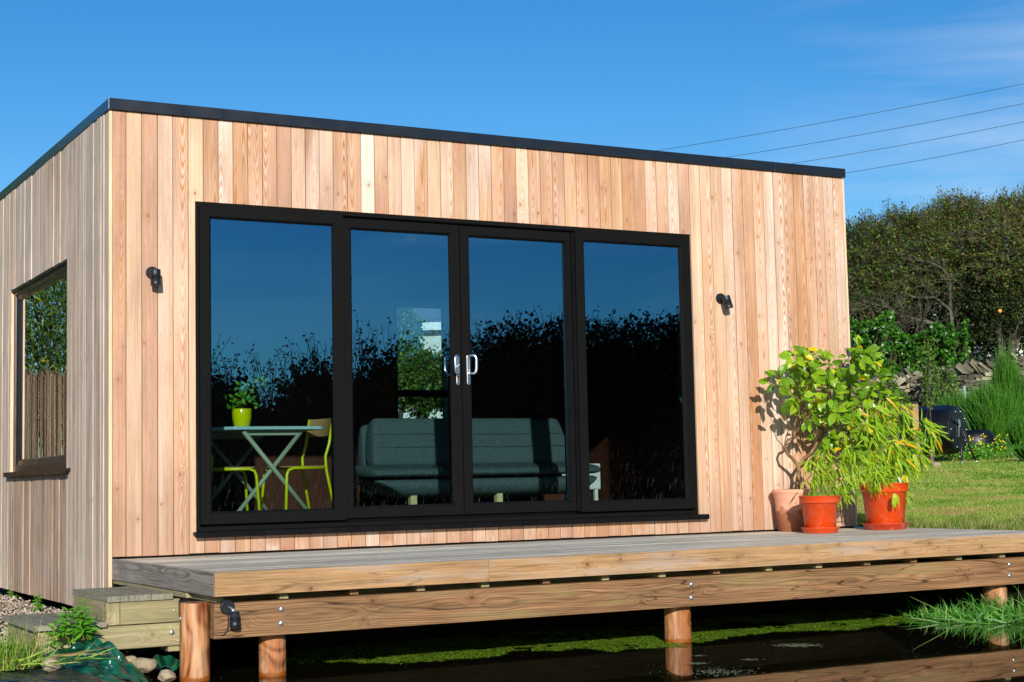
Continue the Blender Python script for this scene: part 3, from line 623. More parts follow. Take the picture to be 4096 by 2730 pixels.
for k in range(15):
    xr = .410+.39*k; j = MB(); j.plank((xr-.047, -1.962+random.uniform(-.003, .003), -.1545), (xr, -.02, -.030), 1); j.build('joist', M['step'] if random.random() < .6 else M['beam'], deck, bevel=.002)
j = MB(); j.plank((.0325, -1.93, -.1545), (.08, -.02, -.030), 1, .2); j.build('joist', M['step'], deck)
b = MB(); b.plank((.007, -1.982, -.334), (6.01, -1.918, -.159), 0, .61); b.build('beam', M['beam'], deck, bevel=.002)
b = MB(); b.plank((.045, -1.916, -.332), (.10, -.25, -.1565), 1, .31); b.build('beam', M['step'], deck, bevel=.004)
b = MB(); b.plank((.101, -.42, -.332), (6.01, -.35, -.1565), 0, .31); b.build('beam', M['step'], deck, bevel=.004)
b = MB(); b.plank((.0, -.62, -.145), (.043, -.04, -.127), 1, .31);  b.plank((.0, -1.53, -.152), (.043, -.63, -.127), 1, .7); b.build('ledger', M['step'], deck)
def post(x, y, r, top, lab=None):
    m = MB(); zs = [-1.1, -.7, -.545, -.4, top-.006, top]; off = random.random()
    m.tube([(x, y, z) for z in zs], [r*1.02, r*1.01, r, r*.995, r*.985, r*.95], 40, r=off)
    o = m.build('post', M['postwet'], deck)
    if lab: o['label'] = lab
def postmat():
    t = M['post'].copy(); nt = t.node_tree; p = [n for n in nt.nodes if n.type == 'BSDF_PRINCIPLED'][0]
    src = p.inputs['Base Color'].links[0].from_socket
    g = nt.nodes.new('ShaderNodeNewGeometry'); s = nt.nodes.new('ShaderNodeSeparateXYZ'); nt.links.new(g.outputs['Position'], s.inputs[0])
    nz = nt.nodes.new('ShaderNodeTexNoise'); nz.inputs['Scale'].default_value = 40; nt.links.new(g.outputs['Position'], nz.inputs['Vector'])
    ma = nt.nodes.new('ShaderNodeMath'); ma.operation = 'MULTIPLY_ADD'; ma.inputs[1].default_value = .03; nt.links.new(nz.outputs[0], ma.inputs[0]); nt.links.new(s.outputs[2], ma.inputs[2])
    mr = nt.nodes.new('ShaderNodeMapRange'); mr.inputs[1].default_value = -.520; mr.inputs[2].default_value = -.508; mr.inputs[3].default_value = 1; mr.inputs[4].default_value = 0; nt.links.new(ma.outputs[0], mr.inputs[0])
    mx = nt.nodes.new('ShaderNodeMix'); mx.data_type = 'RGBA'; nt.links.new(mr.outputs[0], mx.inputs[0]); nt.links.new(src, mx.inputs[6]); mx.inputs[7].default_value = lin('8a4a10')
    nt.links.new(mx.outputs[2], p.inputs['Base Color']); t.name = 'post_with_waterline'; return t
M['postwet'] = postmat()
post(-.037, -1.80, .0765, -.158, 'tall round post beside the steps, standing free to beam height'); post(.362, -1.846, .0705, -.16); post(2.905, -1.842, .080, -.16); post(5.49, -1.842, .080, -.16)
def bolt(mb, p, r=.0145, ax=1):
    b = len(mb.v); mb.lathe([(r, 0), (r*.97, r*.2), (r*.8, r*.4), (r*.5, r*.55), (0.0001, r*.6)], 16)
    Mx = Matrix.Translation(p) @ (Matrix.Rotation(math.radians(90), 4, 'X') if ax == 1 else Matrix.Rotation(math.radians(-90), 4, 'Y')); mb.xf(b, Mx)
for (x, z) in ((.363, -.204), (.362, -.275), (2.915, -.205), (2.912, -.283), (5.492, -.202), (5.491, -.275)):
    m = MB(); bolt(m, (x, -1.982, z)); m.build('bolt', M['steel'], deck)
m = MB(); bolt(m, (-.112, -1.80, -.235), .012, 0); m.build('bolt', M['steel'], deck)
br = MB(); br.box((-.062, -1.62, -.245), (-.010, -1.60, -.155)); br.box((-.012, -1.62, -.245), (.043, -1.58, -.160)); br.tube([(-.03, -1.624, -.19), (-.03, -1.615, -.19)], .010, 12); br.build('bracket', M['plasticblack'], deck, bevel=.003)
# deck spotlight
p = aty(909, 2428.6, -1.985); sl_ = tag(empty('spotlight', (p[0], -1.983, p[2])), 'small dusty black spotlight hanging on the deck beam by its left end', 'spotlight')
m = MB(); m.tube([(0, 0, 0), (0, -.008, 0), (0, -.013, 0)], [.0375, .0375, .033], 30); m.build('base_plate', M['lampblack'], sl_)
m = MB(); m.tube([(.004, -.012, 0), (.010, -.035, -.004), (.017, -.05, -.02)], .006, 10); m.tube([(.015, -.046, -.008), (.017, -.05, -.024)], .011, 12); m.build('knuckle', M['steel'], sl_)
m = MB(); c0 = Vector((.0205, -.052, -.022)); a = Vector((.02, -.06, -1)).normalized(); pr = [(0, .020), (.003, .0245)]
pr += [(.045, .0245), (.046, .0265), (.074, .0275), (.077, .0255)]
m.tube([c0+a*d for d, _ in pr], [r_ for _, r_ in pr], 28, flat=False)
for k in range(24):
    an = 2*math.pi*k/24; u = a.cross(Vector((1, 0, 0))).normalized(); v = a.cross(u); m.tube([c0+a*.004+(u*math.cos(an)+v*math.sin(an))*.0245, c0+a*.044+(u*math.cos(an)+v*math.sin(an))*.0245], .0012, 4)
m.build('lamp_body', M['lampblack'], sl_)
m = MB(); m.tube([(.0, -.012, -.03), (.002, -.010, -.06), (.002, -.012, -.09), (-.006, -.012, -.118), (-.024, -.008, -.138), (-.045, .002, -.140), (-.07, .02, -.128)], .0032, 8); m.build('cable', M['rubber'], sl_)
# ================================================================== STEPS
st = tag(empty('wooden_steps', (0, 0, 0)), 'two pale greenish timber steps with grooved treads against the left end of the deck', 'steps')
def groovedtread(xs0, xs1, y0, y1, z0, z1, n):
    w_ = (xs1-xs0)/n
    for i in range(n):
        m = MB(); a = xs0+i*w_+.0015; b = xs0+(i+1)*w_-.0015; r = random.random(); m.plank((a, y0, z0), (b, y1, z1-.004), 1, r)
        k = int((b-a)/.0125); s = (b-a)/k
        for q in range(k): m.plank((a+q*s+.001, y0+.0005, z1-.0042), (a+(q+1)*s-.0035, y1-.0005, z1), 1, r+.01*q)
        m.build('tread_board', M['stepgrey'], st)
M['stepgrey'] = wood('grey_green_tread', [(0, lin('8b8674')), (1, lin('9c9784'))], '5c5a48', .5, 19, 1.6, .3, width=.11, fibre=.35, stain=('8a8a4a', .5, .75, .5))
groovedtread(-.43, -.085, -1.585, -.83, -.150, -.119, 3); groovedtread(-.80, -.432, -1.60, -.79, -.272, -.244, 3)
m = MB(); m.plank((-.358, -1.572, -.2685), (-.045, -1.53, -.1505), 0, .44); m.build('riser_board', M['step'], st, bevel=.003)
m = MB(); m.plank((-.429, -1.571, -.2685), (-.360, -1.50, -.1505), 1, .64); m.build('corner_block', M['step'], st, bevel=.003)
m = MB(); m.plank((-.429, -1.499, -.2685), (-.395, -.86, -.1505), 1, .84); m.build('side_board', M['step'], st, bevel=.003)
m = MB(); m.plank((-.775, -1.574, -.392), (-.025, -1.532, -.2735), 0, .24); m.build('riser_board', M['step'], st, bevel=.003)
m = MB(); m.plank((-.775, -1.531, -.392), (-.735, -.82, -.2735), 1, .54); m.build('side_board', M['step'], st, bevel=.003)
m = MB(); m.plank((-.105, -1.56, -.422), (-.035, -1.40, -.3935), 1, .54); m.build('foot_block', M['step'], st, bevel=.002)
for q in ((688, 2530), ): 
    p = aty(q[0], q[1], -1.575); m = MB(); bolt(m, (p[0], -1.574, p[2]), .0145); m.build('bolt', M['steel'], st)
for q in ((685, 2506), (714, 2564), (697, 2443)):
    p = aty(q[0], q[1], -1.575); m = MB(); bolt(m, (p[0], -1.574, p[2]), .005); m.build('screw', M['steel'], st)
# ================================================================== GROUND AND POND
WZ = -.55
def sstep(x, a, b):
    t = np.clip((x-a)/(b-a), 0, 1); return t*t*(3-2*t)
def ground_z(x, y):
    x = np.asarray(x, float); y = np.asarray(y, float)
    D = (x-CAM[0])*.69+(y-CAM[1])*.724
    lawn = -.075+.0515*np.clip(D-12.3, 0, 40)
    land = -.405-.085*sstep(-y, 1.50, 1.75)+0*x
    k = sstep(x, 5.5, 6.3); base = land*(1-k)+lawn*k
    far = sstep(y, 5.5, 14); base = base*(1-far*(1-k))+lawn*far*(1-k)*.8
    shoreL = -.24+.10*np.sin(y*3.1)-.25*sstep(-y, 2.0, 2.8)-.6*sstep(-y, 3, 6)
    shoreR = 5.28-.22*sstep(-y, 1.6, 2.6)+.05*np.sin(y*5)+.8*sstep(-y, 3., 5.)
    inside = sstep(x, shoreL-.22, shoreL+.35)*(1-sstep(x, shoreR-.15, shoreR+.45))*sstep(-y, .35, 1.0)*(1-sstep(-y, 7.6, 8.6))
    front = sstep(-y, 7.8, 9.0)
    base = base*(1-front)+(-.5)*front
    return base*(1-inside)+(-.95)*inside
def grid(name, x0, x1, y0, y1, nx, ny, mat, dz=0, jit=0, kind='structure'):
    X = np.linspace(x0, x1, nx); Y = np.linspace(y0, y1, ny); XX, YY = np.meshgrid(X, Y); ZZ = ground_z(XX, YY)+dz
    if jit: ZZ += (rng.random(ZZ.shape)-.5)*jit
    V = np.stack([XX, YY, ZZ], -1).reshape(-1, 3); i = np.arange(ny-1)[:, None]*nx+np.arange(nx-1)[None]
    Fa = np.stack([i, i+1, i+nx+1, i+nx], -1).reshape(-1, 4); o = npmesh(name, V, Fa, mat, smooth=True); tag(o, kind=kind); return V, o
def gmix():
    t = NT('ground'); o = t.gen(); sp = t.n('ShaderNodeSeparateXYZ'); t.l(o, sp.inputs[0]); n = t.noise(o, 20, 6, .65); n2 = t.noise(o, 2.4, 4)
    green = t.ramp(t.m('ADD', t.m('MULTIPLY', n, .55), t.m('MULTIPLY', n2, .45)), [(.3, lin('26330f')), (.48, lin('40551b')), (.6, lin('586629')), (.74, lin('6a5c34'))])
    mud = t.ramp(n, [(.3, lin('100b07')), (.6, lin('261c12')), (.8, lin('3a2c1e'))])
    isl = t.m('MULTIPLY', t.mr(sp.outputs[0], 5.5, 6.0), t.mr(sp.outputs[2], -.3, -.15)); isl = t.m('MAXIMUM', isl, t.mr(sp.outputs[1], 5, 7))
    return t.end(t.pbr(t.mix(isl, mud, green), .95, 0, t.bump(n, .7, .02), .1))
gm = gmix()
# one sheet: fine grid near, stretched coordinates far
gx = np.concatenate([-np.geomspace(600, 8, 16), np.linspace(-7, 8, 150), np.geomspace(8.4, 600, 34)])
gy = np.concatenate([-np.geomspace(600, 12, 12), np.linspace(-11, 7, 170), np.geomspace(7.4, 700, 34)])
XX, YY = np.meshgrid(gx, gy); ZZ = ground_z(XX, YY); ZZ = ZZ+(rng.random(ZZ.shape)-.5)*.014*(np.abs(YY) < 12)
nx, ny = len(gx), len(gy); i_ = np.arange(ny-1)[:, None]*nx+np.arange(nx-1)[None]
tag(npmesh('ground', np.stack([XX, YY, ZZ], -1).reshape(-1, 3), np.stack([i_, i_+1, i_+nx+1, i_+nx], -1).reshape(-1, 4), gm, smooth=True), kind='structure')
wm = MB(); wm.box((-3.2, -9.2, -1.2), (8.5, -.2, WZ)); tag(wm.build('pond_water', M['water']), kind='structure')
# gravel path strip by the left wall
n = 15000; gx_ = rng.uniform(-1.9, -.02, n); gy_ = rng.uniform(-.95, 6.5, n); s = rng.uniform(.006, .013, n)
V0 = np.array([(1, 0, 0), (-1, 0, 0), (0, 1, 0), (0, -1, 0), (0, 0, .7), (0, 0, -.7)], float); F0 = np.array([(0, 2, 4), (2, 1, 4), (1, 3, 4), (3, 0, 4), (2, 0, 5), (1, 2, 5), (3, 1, 5), (0, 3, 5)])
def blobs(P, s, jit=.35):
    n = len(P); a = rng.random(n)*6.28; ca, sa = np.cos(a)[:, None], np.sin(a)[:, None]
    B = V0[None]*(1+(rng.random((n, 6, 3))-.5)*jit*2); x = B[..., 0]*ca-B[..., 1]*sa; y = B[..., 0]*sa+B[..., 1]*ca
    V = np.stack([x, y, B[..., 2]], -1)*np.asarray(s).reshape(n, 1, -1)+P[:, None]; return V.reshape(-1, 3), (F0[None]+(np.arange(n)*6)[:, None, None]).reshape(-1, 3)
P = np.stack([gx_, gy_, ground_z(gx_, gy_)+rng.uniform(.008, .03, n)], -1); V, Fa = blobs(P, s); tag(npmesh('gravel', V, Fa, M['pebble'], rnd=np.repeat(rng.random(n), 8)), kind='stuff')
# duckweed
def vnoise(x, y, s, seed=0):
    r = np.random.default_rng(seed); T = r.random((64, 64)); x = x*s; y = y*s; xi = np.floor(x).astype(int); yi = np.floor(y).astype(int); fx = x-xi; fy = y-yi; fx = fx*fx*(3-2*fx); fy = fy*fy*(3-2*fy)
    g = lambda a, b: T[a % 64, b % 64]
    return (g(xi, yi)*(1-fx)+g(xi+1, yi)*fx)*(1-fy)+(g(xi, yi+1)*(1-fx)+g(xi+1, yi+1)*fx)*fy
n = 170000; x = rng.uniform(.45, 5.35, n); y = rng.uniform(-2.2, -.7, n)
nn = vnoise(x, y, 3., 1)*.45+vnoise(x, y, 9., 2)*.3+vnoise(x, y, 30., 3)*.25
edge = -1.80+.12*np.sin(x*1.7+1)+.10*np.sin(x*4.1)+.18*(x < 2.3)
thr = np.where(y > edge, .42, .30+(edge-y)*2.4); thr = thr+.10*np.sin(x*13+y*9)*(y < edge+.1)+.45*sstep(x, 4.95, 5.3)+.35*(1-sstep(x, .45, 1.0)); thr = thr+.12*sstep(-1.15-y, -.4, 0)*0
ok = nn > thr; x, y = x[ok], y[ok]; n = len(x)
P = np.stack([x, y, np.full(n, WZ+.001)+rng.uniform(0, .003, n)], -1); a = rng.random(n)*6.28
V, Fa = quadset(P, np.stack([np.cos(a), np.sin(a), rng.uniform(-.15, .15, n)], -1), np.stack([rng.normal(0, .12, n), rng.normal(0, .12, n), np.ones(n)], -1), rng.uniform(.007, .013, n), rng.uniform(.006, .010, n))
tag(npmesh('duckweed', V, Fa, M['duck'], rnd=rng.random(n)), kind='stuff')
n = 3200; x = rng.uniform(-.1, 5.4, n); y = rng.uniform(-4.8, -1.5, n); c_ = vnoise(x, y, 5, 5); k_ = rng.random(n) < c_*1.3; x, y = x[k_], y[k_]; n = len(x)
P = np.stack([x, y, np.full(n, WZ+.002)], -1); V, Fa = quadset(P, np.stack([rng.normal(size=n), rng.normal(size=n), 0*x], -1), np.tile([0, 0, 1.], (n, 1)), rng.uniform(.004, .010, n), rng.uniform(.003, .006, n)); parts = [(V, Fa, .5)]
for (px, py, w1, cnt) in ((3190, 2583, .10, 260), (2780, 2656, .05, 70), (2860, 2690, .16, 220), (3010, 2640, .04, 30), (2800, 2625, .03, 30)):
    c = atz(px, py, WZ); x = c[0]+rng.normal(0, w1*.6, cnt); y = c[1]+rng.normal(0, w1*.5, cnt)-.3*(x-c[0]); a = rng.random(cnt)*6.28
    V, Fa = quadset(np.stack([x, y, np.full(cnt, WZ+.002)], -1), np.stack([np.cos(a), np.sin(a), 0*a], -1), np.tile([0, 0, 1.], (cnt, 1)), .012, .010); parts.append((V, Fa, .8))
V, Fa, R = join(parts); tag(npmesh('floating_debris', V, Fa, M['speck']), kind='stuff')
# ---- boulders, tarpaulin, liner
def rock(px, py, Z, sx, sy, sz, lab, seed, off=0., Y=None):
    import bmesh
    c = atz(px, py, Z) if Y is None else aty(px, py, Y)
    if Y is not None: Z = c[2]
    bm = bmesh.new(); bmesh.ops.create_icosphere(bm, subdivisions=4, radius=1); r = random.Random(seed); dirs = [(Vector((r.gauss(0, 1), r.gauss(0, 1), r.gauss(0, 1))).normalized(), r.uniform(.72, .95)) for _ in range(16)]
    for v in bm.verts:
        d = v.co.normalized(); k = 1
        for q, h in dirs:
            t = d.dot(q)
            if t > h: k = min(k, h/t)
        v.co = d*k
        v.co *= 1+.03*math.sin(v.co.x*9+seed)*math.sin(v.co.y*8)
        v.co = Vector((v.co.x*sx, v.co.y*sy, v.co.z*sz))
    me = bpy.data.meshes.new('boulder'); bm.to_mesh(me); bm.free(); me.materials.append(M['boulder'])
    for p in me.polygons: p.use_smooth = True
    o = bpy.data.objects.new('boulder', me); col.objects.link(o); o.location = (c[0], c[1], Z+off); o.rotation_euler = (0, 0, r.random()*3)
    return tag(o, lab, 'boulder', 'boulders at the pond edge')
def tz(x, y):
    """tarpaulin surface"""
    pk = np.exp(-(((x+.53)/.22)**2+((y+1.70)/.24)**2))
    pk2 = np.exp(-(((x+.74)/.06)**2+((y+1.80)/.08)**2))
    z = -.425+.085*pk+.03*pk2-.055*sstep(-y, 1.72, 2.05)-.10*sstep(x, -.52, -.24)-.03*sstep(-y, 2.0, 2.7)
    ridge = .016*np.sin((x*2.2+(y+1.6)*.9)*17+2.*np.sin(y*7))*sstep(x, -.75, -.45)+.010*np.sin((x*1.1-y*2.4)*19+1.3*np.sin(x*9))
    return z+ridge*(.5+pk)+.022*(vnoise(x+y*.3, y*.6, 14, 9)-.5)+.014*(vnoise(x, y, 31, 10)-.5)
def sheet(name, poly, zf, mat, lab, cat, n=150):
    poly = np.array(poly); x0, y0 = poly.min(0); x1, y1 = poly.max(0); X = np.linspace(x0, x1, n); Y = np.linspace(y0, y1, n); XX, YY = np.meshgrid(X, Y)
    ins = np.zeros(XX.shape, bool); j = len(poly)-1
    wx = XX+.02*np.sin(YY*31); wy = YY+.02*np.sin(XX*27)
    for i in range(len(poly)):
        xi, yi = poly[i]; xj, yj = poly[j]; c = ((yi > wy) != (yj > wy)) & (wx < (xj-xi)*(wy-yi)/(yj-yi+1e-12)+xi); ins ^= c; j = i
    V = np.stack([XX, YY, zf(XX, YY)], -1).reshape(-1, 3); i_ = np.arange(n-1)[:, None]*n+np.arange(n-1)[None]; Fa = np.stack([i_, i_+1, i_+n+1, i_+n], -1)[ins[:-1, :-1]].reshape(-1, 4)
    us, inv = np.unique(Fa, return_inverse=True); o = npmesh(name, V[us], inv.reshape(Fa.shape), mat, smooth=True)
    md = o.modifiers.new('thick', 'SOLIDIFY'); md.thickness = .003; return tag(o, lab, cat)
pe = [tuple(aty(a_, b_, c_)[:2]) for a_, b_, c_ in ((450, 2600, -1.59), (500, 2640, -1.72), (560, 2680, -1.86), (610, 2710, -1.98), (650, 2740, -2.12), (640, 2760, -2.35))]
tp = sheet('tarpaulin', [(-.80, -1.60), (-.60, -1.585)]+pe+[(-.38, -2.75), (-.66, -2.75), (-.66, -2.1), (-.82, -1.86)], tz, M['tarp'], 'crumpled dark green tarpaulin spilling from the steps into the pond', 'tarpaulin', 200)
g = MB(); p = atz(215, 2581, -.40); g.lathe([(.006, .0), (.0065, .002), (.011, .002), (.0115, 0)], 20); g.xf(0, Matrix.Translation((p[0], p[1], p[2])) @ Matrix.Rotation(math.radians(62), 4, 'X')); 
o = g.build('eyelet', M['steel'], tp); 
sheet('pond_liner', [(-1.6, -1.75), (-.98, -1.74), (-.70, -1.86), (-.60, -2.1), (-.50, -2.4), (-.45, -2.9), (-1.6, -3.3)], lambda x, y: -.428-.10*sstep(-y, 2.1, 3.0)-.08*sstep(x, -.75, -.4)+.010*(vnoise(x, y, 9, 4)-.5)+.004*np.sin(x*30+y*22), M['liner'], 'scuffed black pond liner lying at the bottom left of the bank', 'pond liner', 110)
p = atz(-20, 2650, -.44)
o2 = MB(); o2.box((-.80, -1.66, -.46), (-.79, -1.60, -.40))
rock(206, 2645, 0, .066, .045, .036, 'wedge-shaped pale stone half on the green tarpaulin', 3, -.016, Y=-2.0)
rock(577, 2662, -.515, .070, .06, .045, 'smooth buff boulder beneath the steps right of the green tarpaulin', 8, Y=-1.70)
rock(665, 2706, -.545, .055, .05, .034, 'pale wet stone at the waterline just left of the tall post', 12, .0, Y=-1.86)
rock(520, 2640, -.48, .035, .03, .025, 'small mossy stone under the steps', 22, Y=-1.60)
pf = [tuple(aty(a_, b_, c_)[:2]) for a_, b_, c_ in ((565, 2625, -1.52), (640, 2630, -1.50), (720, 2640, -1.50), (725, 2680, -1.66), (680, 2680, -1.68), (610, 2650, -1.60))]
tf = sheet('tarpaulin', pf, lambda x, y: -.445-.30*(-1.5-y)-.05*(x+.25)+.014*np.sin((x-y)*42)+.01*np.sin(x*70), M['tarp'], 'loose folded end of green tarpaulin behind the tall post', 'tarpaulin', 60)
# ---- herbs and grasses at the lower left
def herb(px, py, Z, H, n_st, lab, Y=None, spread=.05, leafL=.045):
    c = aty(px, py, Y) if Y is not None else atz(px, py, Z); e = tag(empty('leafy_weed', tuple(c)), lab, 'weed', 'leafy weeds around the steps')
    P = []; D = []; S = []; sz = []
    for k in range(n_st):
        a = random.random()*6.28; lean = Vector((math.cos(a), math.sin(a), 0))*random.uniform(.05, .5); h = H*random.uniform(.6, 1)
        pts = [Vector((random.uniform(-1, 1)*spread*.3, random.uniform(-1, 1)*spread*.3, 0))+(Vector((0, 0, 1))*t+lean*t*t*.5)*h for t in (0, .33, .66, 1)]
        S.append(pts)
        m = int(h/.008)
        for q in range(m):
            t = .15+.85*q/m; i = min(2, int(t*3)); p = pts[i].lerp(pts[i+1], t*3-i); an = q*2.4+random.random(); u = .35+1.2*(1-t)
            P.append(p); D.append(Vector((math.cos(an)+random.gauss(0, .3), math.sin(an)+random.gauss(0, .3), .9-.9*(1-t)+random.gauss(0, .35)))); sz.append(leafL*1.25*(1.1-.5*t)*random.uniform(.7, 1.1))
    sm_ = MB()
    for pts in S: sm_.tube(pts, [.0025, .002, .0016, .001], 5)
    sm_.build('stem', M['stem'], e); P = np.array(P); D = np.array(D); sz = np.array(sz)
    leafmesh('foliage', P, D, unit(np.tile([-.2, -.6, .9], (len(P), 1))+rng.normal(0, .3, P.shape)), sz, sz*.36, M['weedleaf'], e, rnd=np.clip(rng.beta(2, 2.4, len(P)), 0, 1), fold=.2, droop=.45)
herb(340, 2560, 0, .20, 6, 'tallest bushy weed with long green and yellowing leaves in front of the steps', -1.66, .09, .058)
herb(262, 2560, 0, .165, 4, 'bushy leafy weed touching the left side of the upper step', -1.68, .06, .05)
herb(205, 2600, 0, .15, 2, 'thin leafy weed growing beside the lower step', -1.72, .04, .045)
herb(150, 2452, -.40, .13, 4, 'bright leafy weed on the gravel behind the lower step', None, .06, .04)
herb(52, 2395, -.40, .10, 5, 'low round-leaved weed on the gravel against the cabin wall', None, .10, .035)
def longblades(P, dirs, L, W, seg=6, stiff=1.0, grav=1.4):
    n = len(P); dirs = unit(dirs); L = np.broadcast_to(L, (n,)); W = np.broadcast_to(W, (n,)); S = unit(np.cross(dirs, rng.normal(size=(n, 3)))); rows = []
    p = P.copy(); d = dirs.copy(); st_ = (L/seg)[:, None]
    for k in range(seg+1):
        w_ = (W*.5*(1-(k/seg)**2.2)+.0003)[:, None]; rows += [p-S*w_, p+S*w_]; p = p+d*st_; d = unit(d+np.array([0, 0, -1.])*(grav*(L/seg/.1)*.12*(k+1)/seg)[:, None]+rng.normal(0, .05, (n, 3)))
    V = np.stack(rows, 1); f = np.array([(2*k, 2*k+1, 2*k+3, 2*k+2) for k in range(seg)]); return V.reshape(-1, 3), (f[None]+(np.arange(n)*2*(seg+1))[:, None, None]).reshape(-1, 4), seg
n = 700; px = rng.uniform(-60, 215, n)*rng.uniform(.35, 1, n); P = np.array([aty(a, rng.uniform(2600, 2690)-a*.10, -1.80+rng.uniform(-.12, .16)) for a in px]); P[:, 2] = np.clip(P[:, 2], -.47, -.42)
V, Fa, k = longblades(P, np.stack([rng.normal(.05, .4, n), rng.normal(0, .35, n), np.ones(n)*1.1], -1), rng.uniform(.05, .15, n)+.12*(rng.random(n) < .12), rng.uniform(.003, .006, n)); r = np.repeat(np.clip(rng.beta(1.3, 1.5, n), 0, 1), k)
tag(npmesh('bank_grass', V, Fa, [M['grass'], M['drygrass']], rnd=r, mi=np.repeat((rng.random(n) < .4).astype(int), k)), kind='stuff')
n = 22; A = np.array([aty(60+a*12+rng.uniform(-20, 20), 2650+rng.uniform(-12, 12), -2.02+rng.uniform(-.06, .06)) for a in range(n)]); dirs = np.array([(rng.uniform(.3, 1.3), rng.uniform(-.9, .1), rng.uniform(-.05, .55)) for _ in range(n)])
V, Fa, k = longblades(A, dirs, rng.uniform(.10, .28, n), rng.uniform(.004, .008, n), 7, grav=.5); V2, F2, k2 = longblades(np.array([aty(205, 2625, -2.05)]*7)+rng.normal(0, .012, (7, 3))*[1, 1, .2], np.array([(.55+.06*i, -1.2+.12*i, .10) for i in range(7)]), np.linspace(.40, .25, 7), .007, 9, grav=.2)
V, Fa, R = join([(V, Fa, np.repeat(rng.uniform(.4, .95, n), k)), (V2, F2, .97)]); tag(npmesh('trailing_grass', V, Fa, M['grass'], rnd=R), kind='stuff')
# waterside grass on the right
parts = []
cs = [(atz(3800+rng.uniform(0, 420)**1., 2492, WZ)) for _ in range(70)]
n = 1500; ci = rng.integers(0, 70, n); P = np.array(cs)[ci]+rng.normal(0, .05, (n, 3))*[1, 1, 0]; P[:, 1] += rng.uniform(-.12, .55, n); P[:, 0] += .1+P[:, 1]*0; P[:, 2] = np.maximum(ground_z(P[:, 0], P[:, 1]), WZ)-.01
dirs = -CR[None]*rng.normal(.3, .8, n)[:, None]+np.array([0, 0, 1.])*rng.uniform(.5, 1.2, n)[:, None]+rng.normal(0, .45, (n, 3))
V, Fa, k = longblades(P, dirs, rng.uniform(.10, .34, n)*np.clip((P[:, 0]-4.9)/.5, .55, 1.)*rng.uniform(.5, 1, n), rng.uniform(.005, .0095, n), 9, grav=5.0); parts.append((V, Fa, np.repeat(rng.beta(2, 2.4, n), k)))
n = 12; P = np.array([atz(rng.uniform(3760, 4100), rng.uniform(2488, 2500), WZ) for _ in range(n)]); dirs = -CR[None]*rng.uniform(.6, 1.4, n)[:, None]+rng.normal(0, .2, (n, 3))+np.array([0, 0, .10])
V, Fa, k = longblades(P, dirs, rng.uniform(.2, .42, n), rng.uniform(.004, .008, n), 8, grav=.35); parts.append((V, Fa, np.repeat(rng.uniform(.3, .9, n), k)))
V, Fa, R = join(parts); V[:, 2] = np.maximum(V[:, 2], WZ+.004); tag(npmesh('waterside_grass', V, Fa, M['longgrass'], rnd=R), kind='stuff')
# ================================================================== POTS AND THEIR PLANTS
def potted(name, loc, lab, cat, prof, mat, n=48):
    e = tag(empty(name, loc), lab, cat, 'potted plants on the deck'); m = MB(); m.lathe(prof, n); m.build('pot', mat, e, bevel=0)
    return e
def cluster_leaves(cl_, Y, n_per, jy, kind):
    P = []; O = []
    for (px, py, r) in cl_:
        c = aty(px, py, Y); rr = r/535.
        k = max(4, int(n_per*(r/45.)**2)); d = rng.normal(size=(k, 3)); d = unit(d)*np.cbrt(rng.random((k, 1)))*rr*np.array([1, jy, 1.]); P.append(c+d+np.array([0, rng.normal(0, .04), 0])); O.append(d)
    return np.concatenate(P), np.concatenate(O)
def curve(a, b, n=6, wob=.02, sag=0.):
    a = Vector(a); b = Vector(b); return [a.lerp(b, t)+Vector((random.uniform(-1, 1)*wob, random.uniform(-1, 1)*wob, sag*math.sin(t*math.pi)))*(0 if t in (0, 1) else 1) for t in [i/(n-1) for i in range(n)]]
# terracotta pot with the lemon tree
tc_ = (5.135, -.175, 0)
lem = potted('potted_lemon_tree', tc_, 'small twisted tree with big glossy yellow-green leaves in the stained terracotta pot', 'potted tree', [(.0001, .0), (.108, .0), (.118, .004), (.135, .16), (.143, .252), (.148, .262), (.1475, .276), (.158, .290), (.161, .302), (.156, .314), (.146, .316), (.138, .305), (.134, .27), (.0001, .265)], M['terracotta'], 56)
m = MB(); m.lathe([(.0001, .277), (.08, .275), (.134, .268)], 24); m.build('soil', M['soil'], lem)
def loc(e, p): return Vector(p)-Vector(e.location)
lc = [(3110, 1525, 34), (3180, 1440, 38), (3230, 1500, 44), (3205, 1590, 40), (3265, 1425, 38), (3330, 1475, 50), (3400, 1425, 46), (3460, 1420, 44), (3500, 1500, 40), (3400, 1530, 52), (3300, 1575, 52), (3240, 1665, 36), (3340, 1660, 52), (3440, 1620, 46), (3500, 1580, 40), (3310, 1745, 40), (3410, 1730, 46), (3475, 1750, 36), (3140, 1600, 22), (3540, 1600, 22), (3205, 1420, 22), (3380, 1790, 30)]
P, O = cluster_leaves(lc, -.34, 31, .9, 0); P = P+(rng.normal(-.02, .11, len(P))[:, None])*unit(P-CAM); P[:, 1] = np.minimum(P[:, 1], -.05)
n = len(P); L = rng.uniform(.065, .112, n); D = unit(O)*.7+rng.normal(0, .5, (n, 3))+np.array([-.1, -.25, -.15]); N = np.array([-.35, -.85, .55])+rng.normal(0, .5, (n, 3))
leafmesh('foliage', P-np.array(lem.location), D, N, L, L*.66, M['lemonleaf'], lem, rnd=np.where(rng.random(n) < .06, rng.uniform(.93, 1, n), rng.beta(2.4, 2.2, n)*.9), fold=.22, droop=.28)
m = MB(); tr_ = [aty(*q) for q in ((3192, 1975, -.175), (3190, 1930, -.18), (3196, 1890, -.19), (3192, 1862, -.2), (3172, 1838, -.21), (3148, 1815, -.22), (3140, 1785, -.23), (3150, 1762, -.24), (3170, 1752, -.25))]
